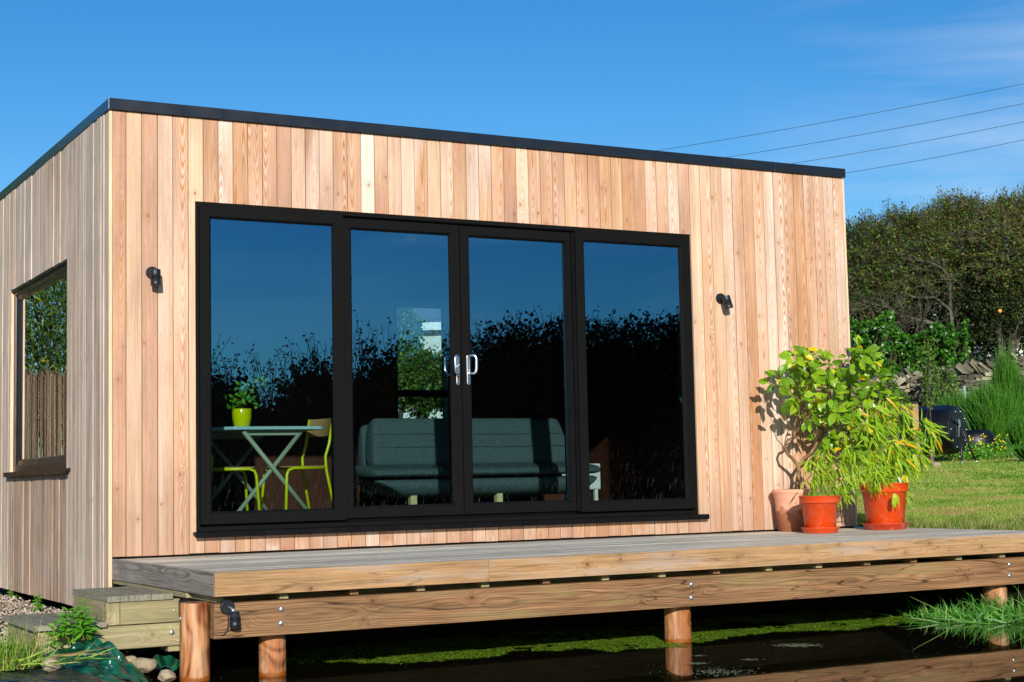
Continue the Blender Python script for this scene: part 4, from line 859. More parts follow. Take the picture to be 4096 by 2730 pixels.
m.tube([loc(lem, p) for p in tr_], [.019, .0175, .017, .016, .013, .012, .011, .010, .009], 10)
br2 = [aty(*q) for q in ((3194, 1868, -.2), (3215, 1835, -.21), (3245, 1812, -.23), (3270, 1770, -.26), (3300, 1700, -.3))]; m.tube([loc(lem, p) for p in br2], [.014, .013, .012, .009, .007], 9)
br3 = [aty(*q) for q in ((3170, 1752, -.25), (3200, 1720, -.26), (3230, 1660, -.28), (3250, 1600, -.3))]; m.tube([loc(lem, p) for p in br3], [.009, .007, .006, .005], 7)
m.build('trunk', M['lemonbark'], lem)
m = MB()
for (px, py, r) in lc:
    c = aty(px, py, -.34); s_ = random.choice([tr_[-1], br2[-1], br3[-1], br3[-2], br2[-2]]); pts = curve(loc(lem, s_), loc(lem, c), 6, .03); m.tube(pts, [.005, .0045, .004, .0035, .003, .002], 5)
    for q in range(4):
        e_ = Vector(c)+Vector((random.gauss(0, .05), random.gauss(0, .05), random.gauss(0, .05))); m.tube([pts[4], loc(lem, e_)], [.003, .0015], 4)
m.build('branch', M['lemonbark'], lem)
def bam(e, clusters, Y, per, L0, L1, wr, base, r=.012, yel=.05, dvec=(.25, -.15, -.75)):
    P, O = cluster_leaves(clusters, Y, per, 1.0, 1); n = len(P); L = rng.uniform(L0, L1, n); D = unit(O)*.35+np.array(dvec)+rng.normal(0, .32, (n, 3)); N = np.array([-.4, -.8, .3])+rng.normal(0, .45, (n, 3))
    P[:, 2] = np.maximum(P[:, 2], e.location[2]+.02)
    leafmesh('foliage', P-np.array(e.location), D, N, L, L*wr, M['bamboo'], e, rnd=np.where(rng.random(n) < yel, rng.uniform(.93, 1, n), rng.beta(2.4, 2.0, n)*.92), fold=.12, droop=.25, shape='blade')
    m = MB()
    for (px, py, rr) in clusters:
        for q in range(2):
            a = random.random()*6.28; s_ = Vector((math.cos(a)*r, math.sin(a)*r, base)); c = loc(e, aty(px, py, Y))+Vector((random.gauss(0, .02), random.gauss(0, .02), 0)); m.tube(curve(s_, c, 7, .008, .05), [.0028, .0026, .0024, .002, .0018, .0015, .001], 5)
    m.build('stem', M['stem'], e)
def plastic(R0, R1, H):  # base radius, rim radius
    k = R1-.016; return [(.0001, 0), (R0-.008, 0), (R0, .006), (k*.995, H*.80), (k+.003, H*.803), (k+.011, H*.806), (k+.013, H*.815), (R1, H*.985), (R1+.004, H*.99), (R1+.004, H), (R1-.002, H), (k-.002, H*.80), (.0001, H*.80)]
def saucer(x, y, r, h, mat, lab):
    m = MB(); m.lathe([(.0001, 0), (r*.86, 0), (r*.88, .003), (r*.955, h*.72), (r*.985, h*.76), (r, h*.92), (r*1.015, h), (r*.985, h), (r*.93, h*.75), (r*.86, .006), (.0001, .006)], 56); o = m.build('plant_saucer', mat); o.location = (x, y, 0.0005); return tag(o, lab, 'plant saucer', 'saucers under the plastic pots')
sx, sy = 5.018, -.625; bx, by = 5.728, -.525
saucer(sx, sy, .140, .040, M['orange'], 'bright orange plastic saucer under the smaller orange pot')
saucer(bx, by, .172, .047, M['saucer'], 'chalky scuffed orange saucer under the larger orange pot')
b1 = potted('potted_bamboo', (sx, sy, .0075), 'bushy fine-leaved bamboo in the smaller orange plastic pot', 'potted bamboo', plastic(.110, .148, .262), M['orange'])
m = MB(); m.lathe([(.0001, .235), (.10, .232), (.128, .222)], 24); m.build('soil', M['soil'], b1)
bam(b1, [(3265, 1860, 36), (3290, 1910, 40), (3345, 1880, 45), (3380, 1935, 40), (3430, 1870, 46), (3470, 1910, 44), (3530, 1925, 44), (3580, 1945, 36), (3610, 1985, 22), (3300, 1810, 32), (3390, 1815, 40), (3250, 1925, 26), (3330, 1965, 34), (3500, 1840, 42), (3560, 1870, 36), (3400, 1985, 20), (3250, 1980, 18)], -.60, 80, .050, .098, .15, .235, .03, .03, (.12, -.15, -.8))
P = rng.normal(0, 1, (260, 3)); P = unit(P)*np.array([.13, .13, .01])*rng.random((260, 1))**.5+np.array([-.01, -.01, .245]); leafmesh('foliage', P, np.stack([rng.normal(0, .8, 260), rng.normal(0, .8, 260), np.ones(260)*.7], -1), rng.normal(size=(260, 3))+[0, -1, 1], rng.uniform(.02, .05, 260), .010, M['weedleaf'], b1)
b2 = potted('potted_bamboo', (bx, by, .0085), 'broad-leaved bamboo with some orange leaves in the larger orange plastic pot', 'potted bamboo', plastic(.135, .182, .340), M['orange'])
m = MB(); m.lathe([(.0001, .30), (.12, .30), (.16, .288)], 24); m.build('soil', M['soil'], b2)
bam(b2, [(3490, 1650, 40), (3550, 1615, 36), (3600, 1640, 34), (3620, 1690, 44), (3690, 1700, 38), (3560, 1700, 48), (3640, 1755, 46), (3700, 1740, 28), (3600, 1800, 46), (3540, 1790, 40), (3470, 1720, 44), (3660, 1810, 30), (3430, 1660, 30), (3580, 1850, 34), (3640, 1880, 20), (3500, 1830, 34)], -.52, 50, .075, .135, .16, .30, .04, .10, (.30, -.2, -.7))
P = np.array([aty(3582+rng.uniform(-8, 8), 1978+rng.uniform(-6, 6), -.76) for _ in range(9)]); leafmesh('foliage', P-np.array(b2.location), np.array([(.10*i-.42, -.1, -1) for i in range(9)])+0., np.tile([-.4, -1, .2], (9, 1)), rng.uniform(.07, .12, 9), .018, M['bamboo'], b2, rnd=rng.uniform(.5, .93, 9), shape='blade')
P = np.array([aty(3620, 1900, -.6)]*7); leafmesh('foliage', P-np.array(b2.location), np.array([(.9-.3*i, -.2, -.25-.12*abs(i-2)) for i in range(7)])+0., np.tile([-.4, -.6, .8], (7, 1)), rng.uniform(.09, .13, 7), .020, M['bamboo'], b2, rnd=[.95, .6, .4, .97, .5, .7, .96], shape='blade')
m = MB(); p = loc(b2, aty(3600, 1925, -.66)); q = loc(b2, aty(3612, 1945, -.70)); m.plank((-.007, -.001, -.045), (.007, .001, .03)); m.xf(0, Matrix.Translation(p) @ Matrix.Rotation(math.radians(-25), 4, 'Y')); m.build('plant_label', M['whitetag'], b2)
# ================================================================== INSIDE THE CABIN
FZ = .17
# folding table
ft = tag(empty('folding_table', (0, 0, 0)), 'folding table with pale blue top and crossed sage green legs behind the leftmost pane', 'table')
u1 = Vector((.94, -.03, 0)).normalized(); ang = math.radians(-1); ux = Vector((math.cos(ang), math.sin(ang), 0)); uy = Vector((-ux.y, ux.x, 0)); T0 = Vector((1.075, .80, 0)); TH = .842
def tp_(a, b, z): return tuple(T0+ux*a+uy*b+Vector((0, 0, z)))
m = MB(); pl = []
for (cx_, cy_, r, a0) in ((.60, .05, .05, -90), (.60, .95, .05, 0), (-.13, .95, .05, 90), (-.18, .24, .05, 180), (.0, .04, .04, 225)):
    for k in range(5): a = math.radians(a0+(90 if a0 not in (180, 225) else 45)*k/4); pl.append((cx_+r*math.cos(a), cy_+r*math.sin(a)))
b = len(m.v); n = len(pl)
for z in (TH-.022, TH): m.v += [tp_(p[0], p[1], z) for p in pl]
m.face(list(range(b, b+n))[::-1]); m.face(list(range(b+n, b+2*n)))
for i in range(n): j = (i+1) % n; m.face((b+i, b+j, b+n+j, b+n+i))
m.build('table_top', M['tabletop'], ft, bevel=.002)
for bb in (.06, .92):
    m = MB(); m.prism([(0.03, TH-.022), (.53, TH-.022), (.48, TH-.060), (.08, TH-.060)], 1, bb, bb+.012)
    m.xf(0, Matrix.Translation(T0) @ Matrix.Rotation(ang, 4, 'Z')); m.build('rail', M['sage'], ft)
for bb, r in ((.045, .016), (.93, .016)):
    for (a0, a1, dy) in ((.06, .59, 0), (.50, -.035, .03)):
        m = MB(); m.tube([tp_(a0, bb+dy, TH-.03), tp_(a1, bb+dy, FZ)], r, 12); m.build('leg', M['sage'], ft)
m = MB(); m.tube([tp_(-.03, .06, FZ+.07), tp_(-.03, .93, FZ+.07)], .009, 8); m.tube([tp_(.05, .045, FZ+.02), tp_(.52, .045, FZ+.02)], .008, 8); m.tube([tp_(.58, .06, FZ+.07), tp_(.58, .93, FZ+.07)], .009, 8); m.build('stretcher', M['sage'], ft)
def chair(x, y, rz, lab):
    e = tag(empty('chair', (x, y, FZ), rz), lab, 'chair', 'yellow tube chairs at the folding table'); s = .92
    for sy_ in (-1, 1):
        m = MB(); yy = .17*sy_; m.tube([(.20*s, yy*1.12, 0), (.175*s, yy, .36*s), (.16*s, yy, .395*s), (.12*s, yy, .41*s), (-.16*s, yy, .41*s)], .0105, 10); m.build('front_leg', M['yellow'], e)
        m = MB(); m.tube([(-.25*s, yy*1.1, 0), (-.17*s, yy, .40*s), (-.165*s, yy, .50*s), (-.20*s, yy, .60*s), (-.235*s, yy, .80*s)], .0105, 10); m.build('rear_leg', M['yellow'], e)
    m = MB(); m.prism([(-.17*s, -.165), (.16*s, -.175), (.18*s, -.12), (.18*s, .12), (.16*s, .175), (-.17*s, .165)], 2, .415*s, .428*s); m.build('seat', M['chairwood'], e, bevel=.003)
    m = MB(); b = 0
    for z in (.66*s, .80*s):
        for k in range(9):
            t = k/8*2-1; xx = -.215*s-(.025*(z-.66*s)/.14)-.03*(1-t*t); m.v.append((xx, t*.155, z)); 
    for z in (.66*s, .80*s):
        for k in range(9):
            t = k/8*2-1; xx = -.205*s-(.025*(z-.66*s)/.14)-.03*(1-t*t); m.v.append((xx, t*.155, z))
    for k in range(8): m.face((k, k+1, 10+k, 9+k)); m.face((18+k, 27+k, 28+k, 19+k)); m.face((9+k, 10+k, 28+k, 27+k)); m.face((k, 18+k, 19+k, k+1))
    m.build('backrest', M['chairwood'], e)
chair(1.585, 1.02, math.radians(188), 'yellow tubular chair with a curved wooden backrest at the right end of the folding table')
chair(1.09, 1.04, math.radians(-6), 'yellow tubular chair tucked under the left end of the folding table')
# yellow pot
pp = (1.155, .93, TH+.0005); e = tag(empty('houseplant', pp), 'leafy houseplant in a glossy yellow pot standing on the folding table', 'houseplant')
m = MB(); m.lathe([(.0001, 0), (.050, 0), (.055, .004), (.066, .06), (.068, .125), (.0665, .128), (.063, .125), (.061, .10), (.0001, .10)], 40); m.build('pot', M['yellowpot'], e)
m = MB(); m.lathe([(.0001, .10), (.060, .104)], 16); m.build('soil', M['soil'], e)
P = []; D = []; m = MB()
for k in range(13):
    a = random.random()*6.28; h = random.uniform(.05, .22); tip = Vector((math.cos(a)*random.uniform(.02, .13)+.02, math.sin(a)*.06, .10+h)); m.tube([(0, 0, .1), (tip.x*.4, tip.y*.4, .1+h*.6), tuple(tip)], [.0025, .002, .0015], 5)
    for q in range(6): P.append(tip+Vector((random.gauss(0, .018), random.gauss(0, .018), random.gauss(0, .022)))); D.append((random.gauss(.1, .8), random.gauss(-.3, .6), random.gauss(0, .5)))
m.build('stem', M['stem'], e); P = np.array([tuple(p) for p in P]); leafmesh('foliage', P, np.array(D), unit(np.tile([-.3, -.7, .6], (len(P), 1))+rng.normal(0, .3, P.shape)), rng.uniform(.03, .052, len(P)), .026, M['weedleaf'], e, rnd=rng.uniform(0, .8, len(P)))
# sofa
sf = tag(empty('sofa', (0, 0, 0)), 'teal grey fabric sofa bed with pale block legs behind the sliding doors', 'sofa')
def pad(name, pts_lo, x0, x1, x0t, x1t, prof, nseg, dimple):
    """profile (y,z) closed loop swept in x; x limits interpolate with t (height)"""
    m = MB(); b = 0; n = len(prof); zs = [p[1] for p in prof]; z0, z1 = min(zs), max(zs)
    K_ = nseg
    for k in range(K_+1):
        t = 0. if k == 0 else (1. if k == K_ else .012+.976*(k-1)/(K_-2))
        for (y, z) in prof:
            h = (z-z0)/(z1-z0+1e-6); xa = x0+(x0t-x0)*h; xb = x1+(x1t-x1)*h; f = 1.0 if 0 < t < 1 else .86
            cy_ = sum(p[0] for p in prof)/n; cz = sum(p[1] for p in prof)/n; w_ = dimple*abs(math.sin(t*math.pi*2))
            m.v.append((xa+(xb-xa)*t, cy_+(y-cy_)*f+0*w_, cz+(z-cz)*f))
    for k in range(K_):
        for i in range(n): j = (i+1) % n; m.face((k*n+i, k*n+j, (k+1)*n+j, (k+1)*n+i), None, 0, True)
    m.face(list(range(n)), None, 0, True); m.face(list(range(K_*n, K_*n+n))[::-1], None, 0, True)
    return m.build(name, M['sofa'], sf, sub=1)
pad('back_cushion', None, 2.66, 4.58, 2.74, 4.53, [(2.10, .56), (2.085, .60), (2.20, .80), (2.26, .93), (2.285, .965), (2.33, .97), (2.40, .93), (2.40, .8), (2.30, .56), (2.2, .545)], 28, 0)
pad('back_shell', None, 2.66, 4.58, 2.70, 4.54, [(2.26, .36), (2.32, .60), (2.41, .90), (2.46, .93), (2.52, .90), (2.50, .6), (2.44, .34), (2.3, .33)], 24, 0)
pad('seat_cushion', None, 2.50, 4.61, 2.50, 4.61, [(1.70, .475), (1.685, .50), (1.71, .535), (1.80, .55), (2.15, .585), (2.24, .56), (2.24, .50), (1.9, .465)], 28, 0)
pad('base', None, 2.80, 4.45, 2.53, 4.63, [(1.86, .300), (1.76, .33), (1.72, .40), (1.73, .455), (1.9, .46), (2.3, .46), (2.36, .40), (2.2, .300)], 24, 0)
for z_, y_ in ((.72, 2.150), (.83, 2.208)):
    m = MB(); m.tube([(2.72+.0, y_-.002, z_), (3.2, y_-.006, z_+.004), (3.9, y_-.006, z_-.002), (4.5, y_-.002, z_+.002)], .003, 6); m.build('piping', M['sofa'], sf)
for x_ in (2.86, 3.66-.02, 4.38):
    m = MB(); m.plank((x_-.0, 1.80, FZ), (x_+.055, 1.855, .345)); m.build('leg', M['palewood'], sf, bevel=.003)
h = tag(empty('panel_heater', (0, 0, 0)), 'white rectangular panel heater standing beyond the right end of the sofa', 'heater')
p0 = aty(2402, 1855, 2.75); p1 = aty(2402, 1958, 2.75)
m = MB(); m.box((p0[0]-.42, 2.75, p1[2]), (p0[0], 2.80, p0[2])); m.build('casing', M['white'], h, bevel=.008); m = MB(); m.box((p0[0]-.38, 2.76, FZ), (p0[0]-.35, 2.79, p1[2])); m.build('foot', M['white'], h); m = MB(); m.box((p0[0]-.06, 2.76, FZ), (p0[0]-.03, 2.79, p1[2])); m.build('foot', M['white'], h)
al = tag(empty('smoke_alarm', (3.12, 2.32, 2.5215)), 'round white smoke alarm on the cabin ceiling', 'smoke alarm'); 
m = MB(); m.lathe([(.0001, 0), (.062, 0), (.062, -.012), (.057, -.013), (.057, -.017), (.061, -.018), (.060, -.034), (.050, -.046), (.0001, -.048)], 32); m.build('casing', M['alarm'] if 'alarm' in M else M['white'], al)
# ================================================================== BACKGROUND
def tree(name, px, py, D, hx, hy, lab, cat, ntw, nlf, leaf, lmat, bmat, tmat, gpx=None, tr=.09, group=None, nl=9, tdir=.4, lsz=(.045, .085), ddepth=1.0, twl=(.15, .42), up_bias=.5, beta=(2, 2), lo=-1.):
    c = at(px, py, D); rx, rz = hx*D/F, hy*D/F; g = at(gpx or px, py, D+.2); gz = float(ground_z(g[0], g[1])); base = Vector((g[0], g[1], gz-.1)); e = tag(empty(name, base), lab, cat, group)
    C0 = Vector(c)-base; m = MB(); top = C0+Vector((0, 0, -rz*.3)); tpts = curve((0, 0, 0), top, 6, .07)
    m.tube(tpts, [tr, tr*.85, tr*.75, tr*.65, tr*.55, tr*.4], 8); m.build('trunk', tmat, e)
    ax = np.array([rx, rx*ddepth, rz]); m = MB(); ends = []
    for k in range(nl):
        d = Vector((random.gauss(0, 1), random.gauss(0, 1), random.gauss(.3, .8))).normalized(); tgt = C0+Vector((d.x*ax[0], d.y*ax[1], max(-.7, d.z)*ax[2]))*.8; s_ = tpts[random.choice([2, 3, 4, 5])]
        pts = curve(s_, tgt, 7, .09, .05); m.tube(pts, [tr*.45, tr*.4, tr*.34, tr*.28, tr*.2, tr*.13, .008], 6); ends += pts[2:]
        for q in range(3):
            o_ = random.choice(pts[2:6]); d2 = (d+Vector((random.gauss(0, .7), random.gauss(0, .7), random.gauss(0, .7)))).normalized(); t2 = o_+Vector((d2.x*ax[0], d2.y*ax[1], d2.z*ax[2]))*.45
            p2 = curve(o_, t2, 5, .05); m.tube(p2, [.020, .017, .013, .010, .006], 5); ends += p2[1:]
    if nl: m.build('limb', bmat, e)
    d = unit(rng.normal(size=(ntw, 3))); 
    if lo > -1: d[:, 2] = np.maximum(d[:, 2], lo)
    nz = vnoise(d[:, 0]*2+7, d[:, 2]*2+9, 1.7, int(px) % 50)
    rad = np.cbrt(rng.uniform(.12, 1, ntw))*(.78+.4*nz); P = np.array(C0)+d*ax*rad[:, None]; dd = unit(d+rng.normal(0, tdir+.25, (ntw, 3))+np.array([0, 0, up_bias])); Lt = rng.uniform(*twl, ntw)[:, None]
    parts = []; V, Fa = sticks(P, P+dd*Lt, .0055, .002); parts.append((V, Fa, rng.random()))
    for q in range(2):
        o_ = P+dd*Lt*rng.uniform(.3, .8, (ntw, 1)); V, Fa = sticks(o_, o_+unit(dd+rng.normal(0, .7, (ntw, 3)))*Lt*.5, .0035, .0015); parts.append((V, Fa, .5))
    V, Fa, R = join(parts); npmesh('twigs', V, Fa, leaf, e)
    i = rng.integers(0, ntw, nlf); LP = P[i]+dd[i]*Lt[i]*rng.uniform(.1, 1.05, (nlf, 1))+rng.normal(0, .035, (nlf, 3)); LD = unit(rng.normal(0, .8, (nlf, 3))+dd[i]*.5+[0, 0, -.2]); L = rng.uniform(*lsz, nlf)
    V, Fa = quadset(LP, LD, rng.normal(size=(nlf, 3))+[-.3, -.6, .5], L, L*.6); npmesh('crown', V, Fa, lmat, e, rnd=rng.beta(beta[0], beta[1], nlf))
    return e
G1 = 'small trees along the drystone wall'
tree('hawthorn_tree', 3470, 1112, 36., 150, 205, 'browning twiggy tree nearest the cabin, its crown reaching behind the corner', 'tree', 4200, 14500, M['twig'], M['treeleaf'], M['bark'], M['bark'], 3520, .10, G1, 9, beta=(2, 2.6))
tree('hawthorn_tree', 3640, 1035, 36.6, 150, 180, 'olive brown tree with the thin upright top shoots behind the leaning grey limb', 'tree', 4200, 14500, M['twig'], M['treeleaf'], M['bark'], M['bark'], 3700, .11, G1, 10, beta=(2, 2.4))
tree('hawthorn_tree', 3830, 1010, 37.0, 150, 185, 'tallest olive tree of the row with yellow leaves near its top', 'tree', 4200, 14500, M['twig'], M['treeleaf'], M['bark'], M['bark'], 3860, .11, G1, 10, beta=(2.2, 2))
tree('hawthorn_tree', 4050, 1005, 36.4, 150, 205, 'brown-leaved tree at the right edge above the tall broom', 'tree', 4200, 14500, M['twig'], M['treeleaf'], M['bark'], M['bark'], 4010, .12, G1, 10, beta=(2.4, 2))
tree('hawthorn_tree', 3720, 1190, 37.6, 240, 170, 'darker green undergrowth tree beneath the leaning grey limb', 'tree', 4200, 19000, M['darktwig'], M['hedgeleaf'], M['bark'], M['bark'], 3760, .07, G1, 10, beta=(1.4, 3))
tree('hawthorn_tree', 4020, 1220, 37.0, 190, 150, 'dark leafy undergrowth tree left of the sawn orange branch stub', 'tree', 4200, 17000, M['darktwig'], M['hedgeleaf'], M['bark'], M['bark'], 4060, .07, G1, 8, beta=(1.6, 2.4))
tree('hawthorn_tree', 4230, 1040, 36.8, 160, 260, 'tree just beyond the right edge with branches reaching into view', 'tree', 2600, 5200, M['twig'], M['treeleaf'], M['bark'], M['bark'], 4230, .12, G1, 7)
# leaning lichen-grey limb
def limb(name, pts, r0, r1, lab, sub=()):
    pts = [(a_, b_, c_+.75) for a_, b_, c_ in pts]; sub = [([(a_, b_, c_+.75) for a_, b_, c_ in q_], u_*.85, v_*.8) for q_, u_, v_ in sub]; r0 *= .85; r1 *= .85
    e = tag(empty(name, at(*pts[0])), lab, 'tree', None); o = Vector(at(*pts[0])); n = len(pts); m = MB(); m.tube([Vector(at(*p))-o for p in pts], [r0+(r1-r0)*i/(n-1) for i in range(n)], 10); m.build('trunk', M['bark'], e)
    for s_, a0, a1 in sub:
        m = MB(); n = len(s_); m.tube([Vector(at(*p))-o for p in s_], [a0+(a1-a0)*i/(n-1) for i in range(n)], 7); m.build('branch', M['bark'], e)
    A = []; B = []
    for s_ in [pts[len(pts)//2:]]+[q[0] for q in sub]:
        W3 = [np.array(at(*p)) for p in s_]
        for i in range(len(W3)-1):
            for q in range(8):
                p0 = W3[i]+(W3[i+1]-W3[i])*random.random(); d0 = unit((W3[i+1]-W3[i])*.8/np.linalg.norm(W3[i+1]-W3[i])+rng.normal(0, .8, 3)+[0, 0, .3]); L0 = random.uniform(.12, .45); p1 = p0+d0*L0; A.append(p0); B.append(p1)
                for w3 in range(2): A.append(p0+d0*L0*random.uniform(.4, .9)); B.append(A[-1]+unit(d0+rng.normal(0, .8, 3))*L0*.6)
    V, Fa = sticks(np.array(A)-np.array(o), np.array(B)-np.array(o), .008, .003); npmesh('twigs', V, Fa, M['bark'], e)['kind'] = 'stuff'
limb('leaning_tree', [(3880, 1640, 35.2), (3850, 1440, 35.2), (3815, 1340, 35.1), (3760, 1305, 35.0), (3700, 1285, 34.9), (3640, 1272, 34.8), (3590, 1262, 34.7)], .085, .035, 'leaning tree with lichen-grey limbs reaching left above the ivy hedge',
     [([(3590, 1262, 34.7), (3560, 1232, 34.6), (3510, 1222, 34.5), (3460, 1210, 34.5), (3410, 1218, 34.4)], .036, .012), ([(3490, 1218, 34.5), (3440, 1242, 34.4), (3395, 1240, 34.3)], .018, .008), ([(3560, 1232, 34.6), (3520, 1200, 34.5), (3470, 1190, 34.4)], .018, .008),
      ([(3700, 1285, 34.9), (3660, 1262, 34.8), (3650, 1262, 34.7), (3600, 1308, 34.6)], .02, .008), ([(3815, 1340, 35.1), (3800, 1240, 35.2), (3740, 1190, 35.1), (3660, 1192, 35.), (3600, 1165, 34.9), (3530, 1180, 34.8), (3480, 1215, 34.7)], .055, .010),
      ([(3740, 1190, 35.1), (3690, 1140, 35.), (3670, 1080, 34.9), (3640, 1040, 34.8), (3580, 1060, 34.7)], .03, .008), ([(3800, 1240, 35.2), (3800, 1120, 35.2), (3770, 1075, 35.1), (3720, 1050, 35.), (3650, 1040, 34.9), (3560, 1075, 34.8), (3480, 1105, 34.7)], .045, .008), ([(3620, 1262, 34.7), (3600, 1210, 34.7), (3580, 1170, 34.6)], .018, .006), ([(3690, 1280, 34.8), (3720, 1225, 34.8), (3780, 1150, 34.7), (3830, 1120, 34.6)], .016, .006)])
limb('branchy_tree', [(4000, 1620, 35.6), (4005, 1420, 35.6), (3995, 1300, 35.6), (4000, 1180, 35.6), (4030, 1100, 35.7), (4060, 1010, 35.8)], .09, .03, 'upright mossy tree carrying a freshly sawn orange branch stub', [([(3998, 1240, 35.6), (3960, 1160, 35.5), (3950, 1060, 35.4)], .025, .01), ([(4005, 1400, 35.6), (4060, 1330, 35.5), (4096, 1250, 35.4)], .03, .012)])
p = Vector(at(4001, 1244, 35.46)); m = MB(); m.tube([p+Vector((.02, .05, 0)), p], .040, 12); tag(m.build('branch_stub', simple('fresh_cut_wood', 'd8843a', .7)), 'freshly sawn orange branch end on the mossy tree at the right', 'branch stub')
# ivy hedge
def hedge(name, x0, x1, rtop, rbot, D, depth, n, lsz, mat, lab, cat, bumpy=.25, rb=(2, 2), flat=.2):
    px = rng.uniform(x0, x1, n); v = rng.random(n); top = rtop+(vnoise(px, px*0, .011, 3)-.5)*150+(vnoise(px, px*0, .05, 4)-.5)*50; py = top+(rbot-top)*v; nb = vnoise(px, py, .025, 8)*.6+vnoise(px, py, .06, 9)*.4
    DD = D-(nb-.5)*bumpy*4+rng.random(n)**2*depth; P = np.array([at(a, b, d) for a, b, d in zip(px, py, DD)]); c = P.mean(0); e = tag(empty(name, tuple(c)), lab, cat); P = P-c
    L = rng.uniform(*lsz, n); V, Fa = quadset(P, rng.normal(0, .7, (n, 3))+[0, 0, -.5], np.array([-.43, -1, .45])+rng.normal(0, .65, (n, 3)), L, L*.85); npmesh('foliage', V, Fa, mat, e, rnd=rng.beta(rb[0], rb[1], n))
    k = n//14; i = rng.integers(0, n, k); V, Fa = sticks(P[i]+[0, .1, -.25], P[i], .007, .004); npmesh('stem', V, Fa, M['twig'], e)['kind'] = 'stuff'; return e
hedge('ivy_hedge', 3380, 3870, 1275, 1570, 34.3, .8, 11500, (.05, .095), M['ivy'], 'bright green ivy-covered hedge right beside the cabin corner behind the wall', 'hedge', .3, (2, 2))
hedge('hedge', 3700, 4230, 1330, 1620, 36.9, 1.2, 6500, (.05, .09), M['hedgeleaf'], 'dark shaded hedge below the trees behind the drystone wall', 'hedge', .3, (1.6, 2.5))
for x0_, x1_, t_, b_, D_, n_, lb in ((3520, 3640, 1510, 1690, 32.6, 1300, 'straggly dark bramble bush against the stone wall left of the sapling'), (3690, 3830, 1440, 1640, 32.2, 1500, 'pale wispy bramble bush against the stone wall right of the sapling')): hedge('bramble_bush', x0_, x1_, t_, b_, D_, .6, n_, (.035, .07), M['willow'], lb, 'shrub', .2, (1.6, 2.4))
# drystone wall
V = []; Fa = []; R = []; cube = np.array([(x, y, z) for z in (-.5, .5) for y in (-.5, .5) for x in (-.5, .5)]); cf = np.array([(0, 2, 3, 1), (4, 5, 7, 6), (0, 1, 5, 4), (2, 6, 7, 3), (0, 4, 6, 2), (1, 3, 7, 5)])
def wtop(px): return 1530-(px-3480)*.155
DW = 33.6; 
def addstone(c, w_, d_, h_, tilt):
    B = cube*(1+(rng.random((8, 3))-.5)*.6)*[w_, d_, h_]; ca, sa = math.cos(tilt), math.sin(tilt); x = B[:, 0]*ca-B[:, 2]*sa; z = B[:, 0]*sa+B[:, 2]*ca; Q = np.outer(x, rt)+np.outer(B[:, 1], [vv[0], vv[1], 0])+np.outer(z, [0, 0, 1]); Fa.append(cf+len(V)*8); V.append(Q+c); R.append(np.full(6, rng.random()))
px = 3330
for row in range(14):
    px = 3330+rng.uniform(0, 20)
    while px < 4260:
        w_ = rng.uniform(.07, .24); h_ = rng.uniform(.05, .10); pw = w_*F/DW; py = wtop(px)+38+row*16.5; addstone(at(px+pw/2, py+rng.uniform(-2, 2), DW+rng.uniform(-.05, .05)), w_*.96, .35, h_, rng.normal(0, .05)); px += pw
px = 3330
while px < 4260: addstone(at(px, wtop(px)+8+rng.uniform(-6, 6), DW+rng.uniform(-.05, .05)), rng.uniform(.05, .10), .3, rng.uniform(.22, .38), rng.uniform(.6, 1.25)*(1 if rng.random() < .8 else -1)); px += rng.uniform(10, 20)
c0 = at(3750, 1700, DW); c0[2] = float(ground_z(c0[0], c0[1])); VV = np.concatenate(V)-c0; e = tag(empty('drystone_wall', tuple(c0)), 'rough drystone garden wall topped with slanting slabs below the trees', 'stone wall'); npmesh('stones', VV, np.concatenate(Fa), M['wallstone'], e, rnd=np.concatenate(R))
# broom bushes
def broom(px, rt_, rb, D, hw, n, lab, fan=.35, lean=0.):
    g = at(px, rb, D); H = (rb-rt_)*D/F; g[2] = float(ground_z(g[0], g[1])); H = at(px, rt_, D)[2]-g[2]; e = tag(empty('broom_bush', tuple(g)), lab, 'shrub', 'broom bushes before the wall'); w_ = hw*D/F
    m0 = n//8; a = rng.uniform(-1, 1, (m0, 2)); A = np.stack([a[:, 0]*w_*.3, a[:, 1]*w_*.3, 0*a[:, 0]], -1); B = np.stack([a[:, 0]*w_+lean*w_, a[:, 1]*w_, H*rng.uniform(.45, .85, m0)*(1-.25*(a**2).sum(1))], -1); B[:, 2] = np.maximum(B[:, 2], .1)
    V, Fa = sticks(A, B, .009, .005); P1 = [(V, Fa, .3)]; i = rng.integers(0, m0, n); t = rng.uniform(.3, 1, (n, 1)); O = A[i]+(B[i]-A[i])*t; dr = unit((B-A)[i]+rng.normal(0, fan, (n, 3))*np.linalg.norm(B-A, axis=1)[i][:, None]+[0, 0, .35]); L = rng.uniform(.12, .34, n)[:, None]*H/1.6
    V, Fa = sticks(O, O+dr*L, .0045, .0015); r = np.repeat(rng.beta(2, 2, n), 3); P1.append((V, Fa, r)); V, Fa, R = join(P1); npmesh('foliage', V, Fa, M['broom'], e, rnd=R)
broom(4040, 1345, 1830, 28.5, 52, 6500, 'tallest narrow green broom bush rising above the stone wall at the right', .10)
broom(3960, 1490, 1840, 27.0, 85, 8500, 'broad green broom bush between the compost tumbler and the tallest broom', .28, -.1)
broom(3850, 1530, 1820, 28.2, 70, 6500, 'feathery broom bush directly behind the compost tumbler', .3, -.4)
broom(4090, 1640, 1850, 26.0, 50, 4500, 'bushy broom at the right edge in front of the tallest one', .3)
broom(4130, 1740, 1880, 23.6, 50, 900, 'sparse arching broom stems low at the right edge', .3, -.5)
